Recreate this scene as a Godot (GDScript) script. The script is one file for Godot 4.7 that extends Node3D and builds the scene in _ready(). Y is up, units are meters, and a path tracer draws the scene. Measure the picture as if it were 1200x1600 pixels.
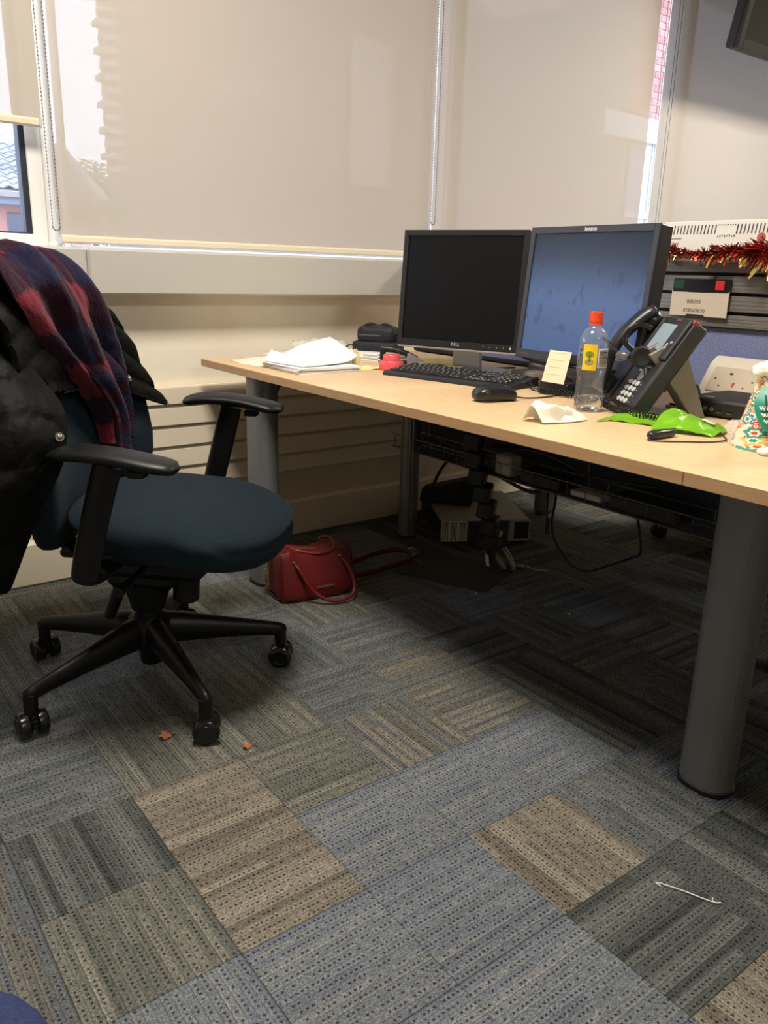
extends Node3D
# An office corner: swivel chair with coat and scarf, beech desk with two monitors, window wall with roller blinds.
# Window wall is the plane z = 0 (outside is -z), floor is y = 0.

const DT := 0.726          # desk top height
const GRID := 0.24         # side of a carpet piece
var rng := RandomNumberGenerator.new()
var lumps := FastNoiseLite.new()
var taken := {}

# ------------------------------------------------------------------ meshes
func mb() -> SurfaceTool:
	var st := SurfaceTool.new()
	st.begin(Mesh.PRIMITIVE_TRIANGLES)
	st.set_smooth_group(-1)
	return st

func tri(st: SurfaceTool, a: Vector3, b: Vector3, c: Vector3) -> void:   # counter-clockwise seen from outside
	st.add_vertex(a); st.add_vertex(c); st.add_vertex(b)

func quad(st: SurfaceTool, a: Vector3, b: Vector3, c: Vector3, d: Vector3) -> void:
	tri(st, a, b, c); tri(st, a, c, d)

func quad_uv(st: SurfaceTool, p: Array, uv: Array) -> void:
	for k in [0, 2, 1, 0, 3, 2]:
		st.set_uv(uv[k]); st.add_vertex(p[k])

func face_out(st: SurfaceTool, p: Array, mid: Vector3) -> void:   # a convex face turned away from mid
	var n: Vector3 = (p[1] - p[0]).cross(p[2] - p[0])
	if n.dot((p[0] + p[1] + p[2]) / 3.0 - mid) < 0.0:
		p.reverse()
	for i in range(1, p.size() - 1):
		tri(st, p[0], p[i], p[i + 1])

func box(st: SurfaceTool, c: Vector3, s: Vector3, bev := 0.0, xf := Transform3D.IDENTITY) -> void:
	var h := s * 0.5
	var b: float = min(bev, min(h.x, min(h.y, h.z)) * 0.95)
	var mid := xf * c
	var at := func(sx: float, sy: float, sz: float, ax: int) -> Vector3:
		var q := Vector3(sx * (h.x - (0.0 if ax == 0 else b)), sy * (h.y - (0.0 if ax == 1 else b)), sz * (h.z - (0.0 if ax == 2 else b)))
		return xf * (c + q)
	for s1 in [-1.0, 1.0]:
		face_out(st, [at.call(s1, -1, -1, 0), at.call(s1, 1, -1, 0), at.call(s1, 1, 1, 0), at.call(s1, -1, 1, 0)], mid)
		face_out(st, [at.call(-1, s1, -1, 1), at.call(1, s1, -1, 1), at.call(1, s1, 1, 1), at.call(-1, s1, 1, 1)], mid)
		face_out(st, [at.call(-1, -1, s1, 2), at.call(1, -1, s1, 2), at.call(1, 1, s1, 2), at.call(-1, 1, s1, 2)], mid)
	if b <= 0.0:
		return
	for s1 in [-1.0, 1.0]:
		for s2 in [-1.0, 1.0]:
			face_out(st, [at.call(s1, s2, -1, 0), at.call(s1, s2, 1, 0), at.call(s1, s2, 1, 1), at.call(s1, s2, -1, 1)], mid)
			face_out(st, [at.call(s1, -1, s2, 0), at.call(s1, 1, s2, 0), at.call(s1, 1, s2, 2), at.call(s1, -1, s2, 2)], mid)
			face_out(st, [at.call(-1, s1, s2, 1), at.call(1, s1, s2, 1), at.call(1, s1, s2, 2), at.call(-1, s1, s2, 2)], mid)
			for s3 in [-1.0, 1.0]:
				face_out(st, [at.call(s1, s2, s3, 0), at.call(s1, s2, s3, 1), at.call(s1, s2, s3, 2)], mid)

func slab(st: SurfaceTool, x0: float, x1: float, y0: float, y1: float, z0: float, z1: float, bev := 0.0) -> void:
	box(st, Vector3(x0 + x1, y0 + y1, z0 + z1) * 0.5, Vector3(x1 - x0, y1 - y0, z1 - z0), bev)

func lathe(st: SurfaceTool, prof: Array, n := 24, xf := Transform3D.IDENTITY, squash := Vector2.ONE) -> void:   # profile of (radius, height), upwards on the outside
	var group := 0
	for j in prof.size() - 1:
		var p: Vector2 = prof[j]
		var q: Vector2 = prof[j + 1]
		if j > 0:
			var o: Vector2 = prof[j - 1]
			if absf((p - o).angle_to(q - p)) > 0.7:
				group += 1
		st.set_smooth_group(group)
		for i in n:
			var a := TAU * i / n
			var b := TAU * (i + 1) / n
			var pa := xf * Vector3(p.x * cos(a) * squash.x, p.y, p.x * sin(a) * squash.y)
			var pb := xf * Vector3(p.x * cos(b) * squash.x, p.y, p.x * sin(b) * squash.y)
			var qa := xf * Vector3(q.x * cos(a) * squash.x, q.y, q.x * sin(a) * squash.y)
			var qb := xf * Vector3(q.x * cos(b) * squash.x, q.y, q.x * sin(b) * squash.y)
			if q.x > 1e-6:
				tri(st, pa, qa, qb)
			if p.x > 1e-6:
				tri(st, pa, qb, pb)
	st.set_smooth_group(-1)

func rod(st: SurfaceTool, a: Vector3, b: Vector3, r: float, n := 10, r2 := -1.0, bev := 0.0) -> void:
	var d := b - a
	var l := d.length()
	var up := d / l
	var side := up.cross(Vector3.RIGHT if absf(up.x) < 0.8 else Vector3.FORWARD).normalized()
	var xf := Transform3D(Basis(side, up, side.cross(up)), a)
	var e := r if r2 < 0.0 else r2
	var prof := [Vector2(0, 0), Vector2(r, 0), Vector2(e, l), Vector2(0, l)]
	if bev > 0.0:
		prof = [Vector2(0, 0), Vector2(r - bev, 0), Vector2(r, bev), Vector2(e, l - bev), Vector2(e - bev, l), Vector2(0, l)]
	lathe(st, prof, n, xf)

func spline(p: Array, per := 6, closed := false) -> Array:   # Catmull-Rom through points
	var out := []
	var n := p.size()
	for i in (n if closed else n - 1):
		var a = p[(i - 1 + n) % n] if closed or i > 0 else p[0] * 2.0 - p[1]
		var d = p[(i + 2) % n] if closed or i < n - 2 else p[n - 1] * 2.0 - p[n - 2]
		var b = p[i]
		var c = p[(i + 1) % n]
		for k in per:
			out.append(cr(a, b, c, d, float(k) / per))
	if not closed:
		out.append(p[n - 1])
	return out

func cr(a, b, c, d, t: float):
	return (b * 2.0 + (c - a) * t + (a * 2.0 - b * 5.0 + c * 4.0 - d) * t * t + (b * 3.0 - a - c * 3.0 + d) * t * t * t) * 0.5

func tube(st: SurfaceTool, pts: Array, r, n := 8, flat := Vector2.ONE, up0 := Vector3.UP, closed := false) -> void:   # swept ellipse; r a number or one per point
	var m := pts.size()
	var rings := []
	var side := Vector3.ZERO
	for i in m:
		var t: Vector3 = (pts[(i + 1) % m] - pts[(i - 1 + m) % m]) if closed else pts[min(i + 1, m - 1)] - pts[max(i - 1, 0)]
		t = t.normalized()
		if i == 0:
			side = up0.cross(t)
			if side.length() < 0.05:
				side = Vector3(0.3, 0.2, 0.9).cross(t)
		elif flat != Vector2.ONE and absf(up0.dot(t)) < 0.9:
			side = up0.cross(t)
		side = (side - t * side.dot(t)).normalized()
		var up := t.cross(side)
		var rad: float = r[i] if r is Array else r
		var ring := []
		for k in n:
			var a := TAU * k / n
			ring.append(pts[i] + side * cos(a) * rad * flat.x + up * sin(a) * rad * flat.y)
		rings.append(ring)
	st.set_smooth_group(0)
	for i in (m if closed else m - 1):
		for k in n:
			var l := (k + 1) % n
			var j := (i + 1) % m
			quad(st, rings[i][k], rings[i][l], rings[j][l], rings[j][k])
	if not closed:
		st.set_smooth_group(1)
		for k in range(1, n - 1):
			tri(st, rings[0][0], rings[0][k + 1], rings[0][k])
			tri(st, rings[m - 1][0], rings[m - 1][k], rings[m - 1][k + 1])
	st.set_smooth_group(-1)

func sheet(st: SurfaceTool, f: Callable, nu: int, nv: int, thick: float) -> void:   # a cloth or paper with two sides and edges; f(u, v) gives the middle
	var p := []
	for j in nv + 1:
		for i in nu + 1:
			p.append(f.call(float(i) / nu, float(j) / nv))
	var w := nu + 1
	var top := []
	var low := []
	for j in nv + 1:
		for i in w:
			var du: Vector3 = p[j * w + min(i + 1, nu)] - p[j * w + max(i - 1, 0)]
			var dv: Vector3 = p[min(j + 1, nv) * w + i] - p[max(j - 1, 0) * w + i]
			var nn := du.cross(dv).normalized() * thick * 0.5
			top.append(p[j * w + i] + nn)
			low.append(p[j * w + i] - nn)
	for s in 2:
		st.set_smooth_group(s)
		var q: Array = low if s else top
		for j in nv:
			for i in nu:
				var c := [j * w + i, j * w + i + 1, (j + 1) * w + i + 1, (j + 1) * w + i]
				var uv := [Vector2(float(i) / nu, float(j) / nv), Vector2(float(i + 1) / nu, float(j) / nv), Vector2(float(i + 1) / nu, float(j + 1) / nv), Vector2(float(i) / nu, float(j + 1) / nv)]
				for k in ([0, 1, 2, 0, 2, 3] if s else [0, 2, 1, 0, 3, 2]):
					st.set_uv(uv[k]); st.add_vertex(q[c[k]])
	st.set_smooth_group(2)
	var rim := []
	for i in nu: rim.append(i)
	for j in nv: rim.append(j * w + nu)
	for i in nu: rim.append(nv * w + nu - i)
	for j in nv: rim.append((nv - j) * w)
	for k in rim.size():
		var a: int = rim[k]
		var b: int = rim[(k + 1) % rim.size()]
		st.set_uv(Vector2(float(a % w) / nu, float(a / w) / nv))
		quad(st, low[a], low[b], top[b], top[a])
	st.set_smooth_group(-1)

func bicubic(g: Array, u: float, v: float) -> Vector3:   # smooth surface through a grid of points, rows along v
	var rows := []
	for row in g:
		rows.append(along(row, u))
	return along(rows, v)

func along(p: Array, t: float):
	var n := p.size()
	var x := clampf(t, 0.0, 1.0) * (n - 1)
	var i: int = min(int(x), n - 2)
	var a = p[i - 1] if i > 0 else p[0] * 2.0 - p[1]
	var d = p[i + 2] if i < n - 2 else p[n - 1] * 2.0 - p[n - 2]
	return cr(a, p[i], p[i + 1], d, x - i)

func blob(st: SurfaceTool, xf: Transform3D, r: Vector3, e := 0.5, nu := 28, nv := 16, f = null) -> void:   # superellipsoid; f bends a point
	var at := func(i: int, j: int) -> Vector3:
		var a := TAU * (i % nu) / nu
		var b := PI * j / nv - PI / 2.0
		var pw := func(x: float) -> float: return signf(x) * pow(absf(x), e)
		var q := Vector3(pw.call(cos(b)) * pw.call(cos(a)) * r.x, pw.call(sin(b)) * r.y, pw.call(cos(b)) * pw.call(sin(a)) * r.z)
		if j == 0 or j == nv:
			q = Vector3(0, signf(b) * r.y, 0)
		if f != null:
			q = f.call(q)
		return xf * q
	var p := []
	for j in nv + 1:
		for i in nu:
			p.append(at.call(i, j))
	st.set_smooth_group(0)
	for j in nv:
		for i in nu:
			var k := (i + 1) % nu
			var a: Vector3 = p[j * nu + i]
			var b: Vector3 = p[j * nu + k]
			var c: Vector3 = p[(j + 1) * nu + k]
			var d: Vector3 = p[(j + 1) * nu + i]
			if j < nv - 1:
				tri(st, a, d, c)
			if j > 0:
				tri(st, a, c, b)
	st.set_smooth_group(-1)

func prism(st: SurfaceTool, poly: Array, z0: float, z1: float, xf := Transform3D.IDENTITY, bev := 0.0) -> void:   # outline in x, y pushed along z
	var pts := PackedVector2Array(poly)
	if Geometry2D.is_polygon_clockwise(pts):
		pts.reverse()
	var n := pts.size()
	var inner := PackedVector2Array()
	for i in n:
		var d0 := (pts[i] - pts[(i - 1 + n) % n]).normalized()
		var d1 := (pts[(i + 1) % n] - pts[i]).normalized()
		var n0 := Vector2(-d0.y, d0.x)
		var n1 := Vector2(-d1.y, d1.x)
		var m := (n0 + n1).normalized()
		inner.append(pts[i] + m * bev / maxf(0.35, m.dot(n0)))
	var idx := Geometry2D.triangulate_polygon(inner if bev > 0.0 else pts)
	var cap := inner if bev > 0.0 else pts
	for k in range(0, idx.size(), 3):
		var a := cap[idx[k]]
		var b := cap[idx[k + 1]]
		var c := cap[idx[k + 2]]
		if (b - a).cross(c - a) < 0.0:
			var t := b
			b = c
			c = t
		tri(st, xf * Vector3(a.x, a.y, z1), xf * Vector3(b.x, b.y, z1), xf * Vector3(c.x, c.y, z1))
		tri(st, xf * Vector3(a.x, a.y, z0), xf * Vector3(c.x, c.y, z0), xf * Vector3(b.x, b.y, z0))
	for i in n:
		var j := (i + 1) % n
		var lev := [[pts, z0 + bev], [pts, z1 - bev]] if bev <= 0.0 else [[inner, z0], [pts, z0 + bev], [pts, z1 - bev], [inner, z1]]
		for k in lev.size() - 1:
			var a: Vector2 = lev[k][0][i]
			var b: Vector2 = lev[k][0][j]
			var c: Vector2 = lev[k + 1][0][j]
			var d: Vector2 = lev[k + 1][0][i]
			quad(st, xf * Vector3(a.x, a.y, lev[k][1]), xf * Vector3(b.x, b.y, lev[k][1]), xf * Vector3(c.x, c.y, lev[k + 1][1]), xf * Vector3(d.x, d.y, lev[k + 1][1]))

func rounded(w: float, h: float, r: float, n := 5) -> Array:   # rounded rectangle outline
	var out := []
	for k in 4:
		var c := Vector2((w / 2 - r) * (1 if k in [0, 3] else -1), (h / 2 - r) * (1 if k < 2 else -1))
		for i in n + 1:
			var a := PI / 2 * k + PI / 2 * i / n
			out.append(c + Vector2(cos(a), sin(a)) * r)
	return out

func oval(a: float, b: float, n := 20) -> Array:
	var out := []
	for i in n:
		out.append(Vector2(cos(TAU * i / n) * a, sin(TAU * i / n) * b))
	return out

func upright() -> Transform3D:   # turns a prism's z into y (outline lies in x and -z)
	return Transform3D(Basis(Vector3.RIGHT, Vector3.FORWARD, Vector3.UP), Vector3.ZERO)

# ------------------------------------------------------------------ objects
func numbered(called: String) -> String:
	var k: int = taken.get(called, -1) + 1
	taken[called] = k
	return called if k == 0 else "%s_%03d" % [called, k]

func put(called: String, st: SurfaceTool, m: Material, parent: Node3D = null) -> MeshInstance3D:
	st.generate_normals()
	return put_mesh(called, st.commit(), m, parent)

func put_mesh(called: String, mesh: Mesh, m: Material, parent: Node3D = null) -> MeshInstance3D:
	var o := MeshInstance3D.new()
	o.mesh = mesh
	o.material_override = m
	o.cast_shadow = GeometryInstance3D.SHADOW_CASTING_SETTING_ON
	if parent:
		o.name = called
		parent.add_child(o, true)
	else:
		o.name = numbered(called)
		add_child(o)
	return o

func tag(o: Node3D, label: String, category: String, group := "") -> Node3D:
	o.set_meta("label", label)
	o.set_meta("category", category)
	if group:
		o.set_meta("group", group)
	return o

func thing(called: String, label: String, category: String, at := Vector3.ZERO, turn := 0.0, group := "") -> Node3D:
	var o := Node3D.new()
	o.name = numbered(called)
	add_child(o)
	o.position = at
	o.rotation.y = turn
	return tag(o, label, category, group)

func struct(called: String, st: SurfaceTool, m: Material, parent: Node3D = null) -> MeshInstance3D:
	var o := put(called, st, m, parent)
	if parent == null:
		o.set_meta("kind", "structure")
	return o

func words(text: String, size: float, m: Material, parent: Node3D, xf: Transform3D, deep := 0.0008, called := "lettering", bold := false) -> MeshInstance3D:
	var t := TextMesh.new()
	var f := SystemFont.new()
	f.font_names = PackedStringArray(["Droid Sans"])
	if bold:
		f.font_weight = 700
	t.font = f
	t.text = text
	t.font_size = 64
	t.pixel_size = size / 64.0
	t.depth = deep
	t.curve_step = 2.0
	var o := put_mesh(called, t, m, parent)
	o.transform = xf
	return o

# ------------------------------------------------------------------ materials
func mat(c: Color, rough := 0.6, metal := 0.0, spec := 0.5) -> StandardMaterial3D:
	var m := StandardMaterial3D.new()
	m.albedo_color = c
	m.roughness = rough
	m.metallic = metal
	m.metallic_specular = spec
	return m

func rgb(r: int, g: int, b: int) -> Color:
	return Color8(r, g, b)

func noise_tex(freq: float, seed_: int, low := 0.0, high := 1.0, size := 256, normal := 0.0, octaves := 4) -> NoiseTexture2D:
	var n := FastNoiseLite.new()
	n.seed = seed_
	n.frequency = freq
	n.fractal_octaves = octaves
	var t := NoiseTexture2D.new()
	t.width = size
	t.height = size
	t.seamless = true
	t.noise = n
	if normal > 0.0:
		t.as_normal_map = true
		t.bump_strength = normal
	else:
		var g := Gradient.new()
		g.set_color(0, Color(low, low, low))
		g.set_color(1, Color(high, high, high))
		t.color_ramp = g
	return t

func tri_map(m: StandardMaterial3D, scale: Vector3) -> StandardMaterial3D:
	m.uv1_triplanar = true
	m.uv1_scale = scale
	return m

func woven(c: Color, scale := 6.0, depth := 0.5, rough := 0.95) -> StandardMaterial3D:   # upholstery with fine tooth
	var m := mat(c, rough, 0.0, 0.25)
	m.albedo_texture = weave_tint
	m.normal_enabled = true
	m.normal_texture = weave_normal
	m.normal_scale = depth
	return tri_map(m, Vector3.ONE * scale)

var weave_tint: NoiseTexture2D
var weave_normal: NoiseTexture2D

# ------------------------------------------------------------------ the scene
func _ready() -> void:
	rng.seed = 77
	lumps.seed = 5
	lumps.frequency = 1.0
	# camera, sky and lamps
	var cam := Camera3D.new()
	cam.name = "camera"
	cam.fov = 64.96
	cam.near = 0.02
	cam.position = Vector3(0, 1.03, 2.715)
	cam.basis = Basis(Vector3.UP, -0.65183) * Basis(Vector3.RIGHT, -0.29034) * Basis(Vector3.BACK, 0.02795)
	add_child(cam)
	cam.current = true
	var env := Environment.new()
	env.background_mode = Environment.BG_SKY
	var sky := ProceduralSkyMaterial.new()
	sky.sky_top_color = Color(0.72, 0.82, 1.0)
	sky.sky_horizon_color = Color(0.86, 0.91, 1.0)
	sky.ground_bottom_color = Color(0.5, 0.52, 0.55)
	sky.ground_horizon_color = Color(0.78, 0.82, 0.88)
	sky.sky_curve = 0.3
	env.sky = Sky.new()
	env.sky.sky_material = sky
	env.background_energy_multiplier = 5.8
	env.tonemap_mode = Environment.TONE_MAPPER_LINEAR
	env.tonemap_exposure = 1.47
	env.sdfgi_enabled = true
	env.ssao_enabled = true
	env.ssil_enabled = true
	var we := WorldEnvironment.new()
	we.name = "world_environment"
	we.environment = env
	add_child(we)
	# x, z, energy of the fluorescent panels in the ceiling
	var lamp_spots := [[0.6, 1.45, 4.6], [4.2, 1.45, 4.8], [0.6, 5.05, 3.4], [4.2, 5.05, 3.0]]
	weave_tint = noise_tex(0.09, 11, 0.72, 1.0)
	weave_normal = noise_tex(0.16, 12, 0, 1, 256, 6.0, 2)
	build_room()
	build_floor()
	build_lamps(lamp_spots)
	build_windows()
	build_outside()
	build_radiator()
	build_desks()
	build_desk_screen()
	build_television()
	build_chair()
	build_coat()
	build_scarf()
	build_monitors()
	build_keyboard_mouse()
	build_phone()
	build_bottle()
	build_papers()
	build_desk_right()
	build_under_desk()
	build_handbag()
	build_floor_bits()

func build_lamps(spots: Array) -> void:
	var glow := mat(Color(1, 0.97, 0.9), 0.5)
	glow.emission_enabled = true
	glow.emission = Color(1.0, 0.965, 0.915)
	glow.emission_energy_multiplier = 2.0
	var white := mat(rgb(225, 225, 220), 0.5)
	var which := ["above the chair beside the window", "beyond the desk screen beside the television", "far behind the camera over the aisle", "far behind the camera beyond the desks"]
	var k := 0
	for s in spots:
		var t := thing("ceiling_light", "recessed square fluorescent ceiling panel " + which[k], "ceiling light", Vector3(s[0], 2.74, s[1]), 0.0, "fluorescent ceiling panels")
		var f := mb()
		for e in [-1.0, 1.0]:
			box(f, Vector3(e * 0.295, 0, 0), Vector3(0.03, 0.03, 0.62), 0.004)
			box(f, Vector3(0, 0, e * 0.295), Vector3(0.56, 0.03, 0.03), 0.004)
		put("frame", f, white, t)
		var d := mb()
		box(d, Vector3(0, 0, 0), Vector3(0.555, 0.012, 0.555))
		put("diffuser", d, glow, t)
		var l := AreaLight3D.new()
		l.name = "panel_light"
		l.area_size = Vector2(0.55, 0.55)
		l.light_energy = s[2]
		l.light_color = Color(1.0, 0.965, 0.915)
		l.area_range = 12.0
		l.shadow_enabled = true
		l.rotation_degrees.x = -90
		l.position = Vector3(0, -0.02, 0)
		t.add_child(l, true)
		k += 1

func build_room() -> void:
	var paint := mat(rgb(246, 237, 218), 0.85, 0, 0.3)
	paint.normal_enabled = true
	paint.normal_texture = noise_tex(0.05, 3, 0, 1, 256, 2.0)
	paint.normal_scale = 0.15
	tri_map(paint, Vector3.ONE * 2.0)
	var x0 := -3.2
	var x1 := 6.4
	var z1 := 8.8
	var w := mb()
	slab(w, x0, x1, 0, 1.07, -0.3, 0)
	slab(w, x0, x1, 2.5, 2.95, -0.3, 0)
	slab(w, x0, -1.2, 1.07, 2.5, -0.3, 0)
	slab(w, 5.7, x1, 1.07, 2.5, -0.3, 0)
	struct("wall_window", w, paint)
	w = mb(); slab(w, x0 - 0.2, x0, -0.1, 2.95, -0.3, z1 + 0.2)
	struct("wall_west", w, paint)
	w = mb(); slab(w, x1, x1 + 0.2, -0.1, 2.95, -0.3, z1 + 0.2)
	struct("wall_east", w, paint)
	w = mb(); slab(w, x0, x1, -0.1, 2.95, z1, z1 + 0.2)
	struct("wall_back", w, paint)
	w = mb()
	slab(w, x0, x1, 2.76, 2.95, 0, z1)
	struct("ceiling", w, mat(rgb(228, 226, 220), 0.9))

# Carpet pieces: loop pile in rows, each kind with its own run of colours.
func build_floor() -> void:
	var under := mb()
	slab(under, -3.2, 6.4, -0.1, -0.004, -0.1, 8.8)
	var fl := struct("floor", under, mat(rgb(48, 48, 46), 0.95))
	var kinds := {   # main colour, second colour, share of rows in the second colour, third colour
		"s": [rgb(122, 116, 105), rgb(108, 102, 93), 0.35, rgb(135, 129, 116)],
		"o": [rgb(104, 104, 96), rgb(93, 94, 88), 0.35, rgb(115, 113, 104)],
		"b": [rgb(108, 113, 118), rgb(100, 105, 113), 0.4, rgb(115, 117, 119)],
		"n": [rgb(91, 97, 107), rgb(83, 89, 99), 0.35, rgb(105, 108, 114)],
		"g": [rgb(101, 104, 103), rgb(87, 90, 89), 0.4, rgb(112, 113, 109)],
		"d": [rgb(80, 83, 81), rgb(97, 100, 97), 0.4, rgb(68, 70, 69)],
		"m": [rgb(101, 99, 93), rgb(121, 116, 105), 0.35, rgb(95, 98, 100)],
	}
	var looks := {}
	var n := 256
	var grain := PackedFloat32Array()
	for k in 19997:
		grain.append(rng.randf())
	for key in kinds:
		for variant in 2:
			var col := PackedByteArray()
			var hgt := PackedByteArray()
			col.resize(n * n * 3)
			hgt.resize(n * n)
			var c: Array = kinds[key]
			for row in 16:
				var pick: Color = c[0]
				var roll := rng.randf()
				if roll < c[2]:
					pick = c[1]
				elif roll > 0.82:
					pick = c[2 + 1]
				var lift := rng.randf_range(0.94, 1.06)
				var cut := rng.randi_range(80, 190) if rng.randf() < 0.3 else n
				var phase := rng.randi_range(0, 10)
				var streak := rng.randf() < 0.5
				var hole := rng.randf()
				var shift := []
				for x in n:
					shift.append(int(1.8 * lumps.get_noise_2d(x * 0.11, row * 9.0 + variant * 31.0)))
				for yy in 16:
					var y := row * 16 + yy
					for x in n:
						var q: Color = pick if x < cut else c[0]
						var px := x + phase + (5 if row % 2 else 0)
						var cell := px % 10
						var ys: int = yy + shift[x]
						var loose := grain[((px / 10) * 37 + row * 101) % grain.size()]
						var knot := 1.0
						var tall := 200
						if ys > 4 and ys < 9 and cell < 3 + int(loose * 3.0) and loose > 0.12 + 0.28 * hole:
							knot = 0.52
							tall = 60
						elif ys < 3 and streak:
							knot = 1.1
							tall = 240
						elif ys > 13:
							knot = 0.84
							tall = 150
						var fleck := grain[(x / 2 + (y / 2) * 131 + variant * 977) % grain.size()]
						var g := knot * lift * (0.72 + 0.42 * fleck + 0.16 * grain[(x * 7 + y * 613) % grain.size()])
						var at := (y * n + x) * 3
						col[at] = clampi(int(q.r8 * g), 0, 255)
						col[at + 1] = clampi(int(q.g8 * g), 0, 255)
						col[at + 2] = clampi(int(q.b8 * g), 0, 255)
						hgt[y * n + x] = clampi(tall - 50 + int(60.0 * fleck), 0, 255)
			var m := mat(Color.WHITE, 0.97, 0, 0.15)
			m.albedo_texture = ImageTexture.create_from_image(Image.create_from_data(n, n, false, Image.FORMAT_RGB8, col))
			m.heightmap_enabled = true
			m.heightmap_texture = ImageTexture.create_from_image(Image.create_from_data(n, n, false, Image.FORMAT_L8, hgt))
			m.heightmap_scale = 0.12
			looks[key + str(variant)] = m
	# two shared meshes: rows along x, rows along z
	var shapes := []
	for turn in 2:
		var s := mb()
		var h := GRID / 2 - 0.00025
		var e := 0.0007
		var uv := [Vector2(0, 0), Vector2(1, 0), Vector2(1, 1), Vector2(0, 1)]
		if turn == 1:
			uv = [Vector2(0, 0), Vector2(0, 1), Vector2(1, 1), Vector2(1, 0)]
		var top := [Vector3(-h + e, 0, h - e), Vector3(h - e, 0, h - e), Vector3(h - e, 0, -h + e), Vector3(-h + e, 0, -h + e)]
		var mid := [Vector3(-h, -0.0008, h), Vector3(h, -0.0008, h), Vector3(h, -0.0008, -h), Vector3(-h, -0.0008, -h)]
		var low := []
		for q in mid:
			low.append(q - Vector3(0, 0.0025, 0))
		quad_uv(s, top, uv)
		for k in 4:
			var l := (k + 1) % 4
			quad_uv(s, [mid[k], mid[l], top[l], top[k]], [uv[k], uv[l], uv[l], uv[k]])
			quad_uv(s, [low[k], low[l], mid[l], mid[k]], [uv[k], uv[l], uv[l], uv[k]])
		s.generate_normals()
		shapes.append(s.commit())
	# pieces by column (x from -0.03) and row (z from 0.11); capital letters run along z
	var known := {}
	var plan := [   # each row is one z step, starting at column 0 (x = -0.03 to 0.21)
		"OgOgBgGbDgOgDgOgGbOg",
		"gGbgOGgbDOgGoDgGbGog",
		"GObGgOoGGdOdGgOGdgGg",
		"bgGOGgGbgOGoGdGogGdG",
		"DgOOgmdGngGDdGdNoGdg",
		"MDsoMmDgdGNdDgOGdGoG",
		"MOsbbbDGdgGNdgGdgOGd",
		"BBbbSGnDgdGgdGogNdGd",
		"OBbbdDgdGDggdOGdgGdb",
		"sBbBSsDGdgGdGnGdgGgo",
		"BbBgSSbGsGdGgdGdGdgG",
	]
	for r in plan.size():
		for c in plan[r].length():
			known[Vector2i(c, r)] = plan[r][c]
	for r in range(-1, 13):
		for c in range(-1, 20):
			var k: String = known.get(Vector2i(c, r), "bgoGBd"[rng.randi_range(0, 5)])
			var o := put_mesh("carpet_tile", shapes[1 if k == k.to_upper() else 0], looks[k.to_lower() + str(rng.randi_range(0, 1))], fl)
			o.position = Vector3(-0.03 + GRID * (c + 0.5), rng.randf_range(-0.0003, 0.0), 0.11 + GRID * (r + 0.5))
	var rest := mb()   # the carpet beyond the frame
	slab(rest, -3.2, -0.27, -0.004, -0.0005, 0, 8.8)
	slab(rest, 4.77, 6.4, -0.004, -0.0005, 0, 8.8)
	slab(rest, -0.27, 4.77, -0.004, -0.0005, 3.23, 8.8)
	put("carpet", rest, mat(rgb(92, 95, 92), 0.97), fl)

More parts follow.
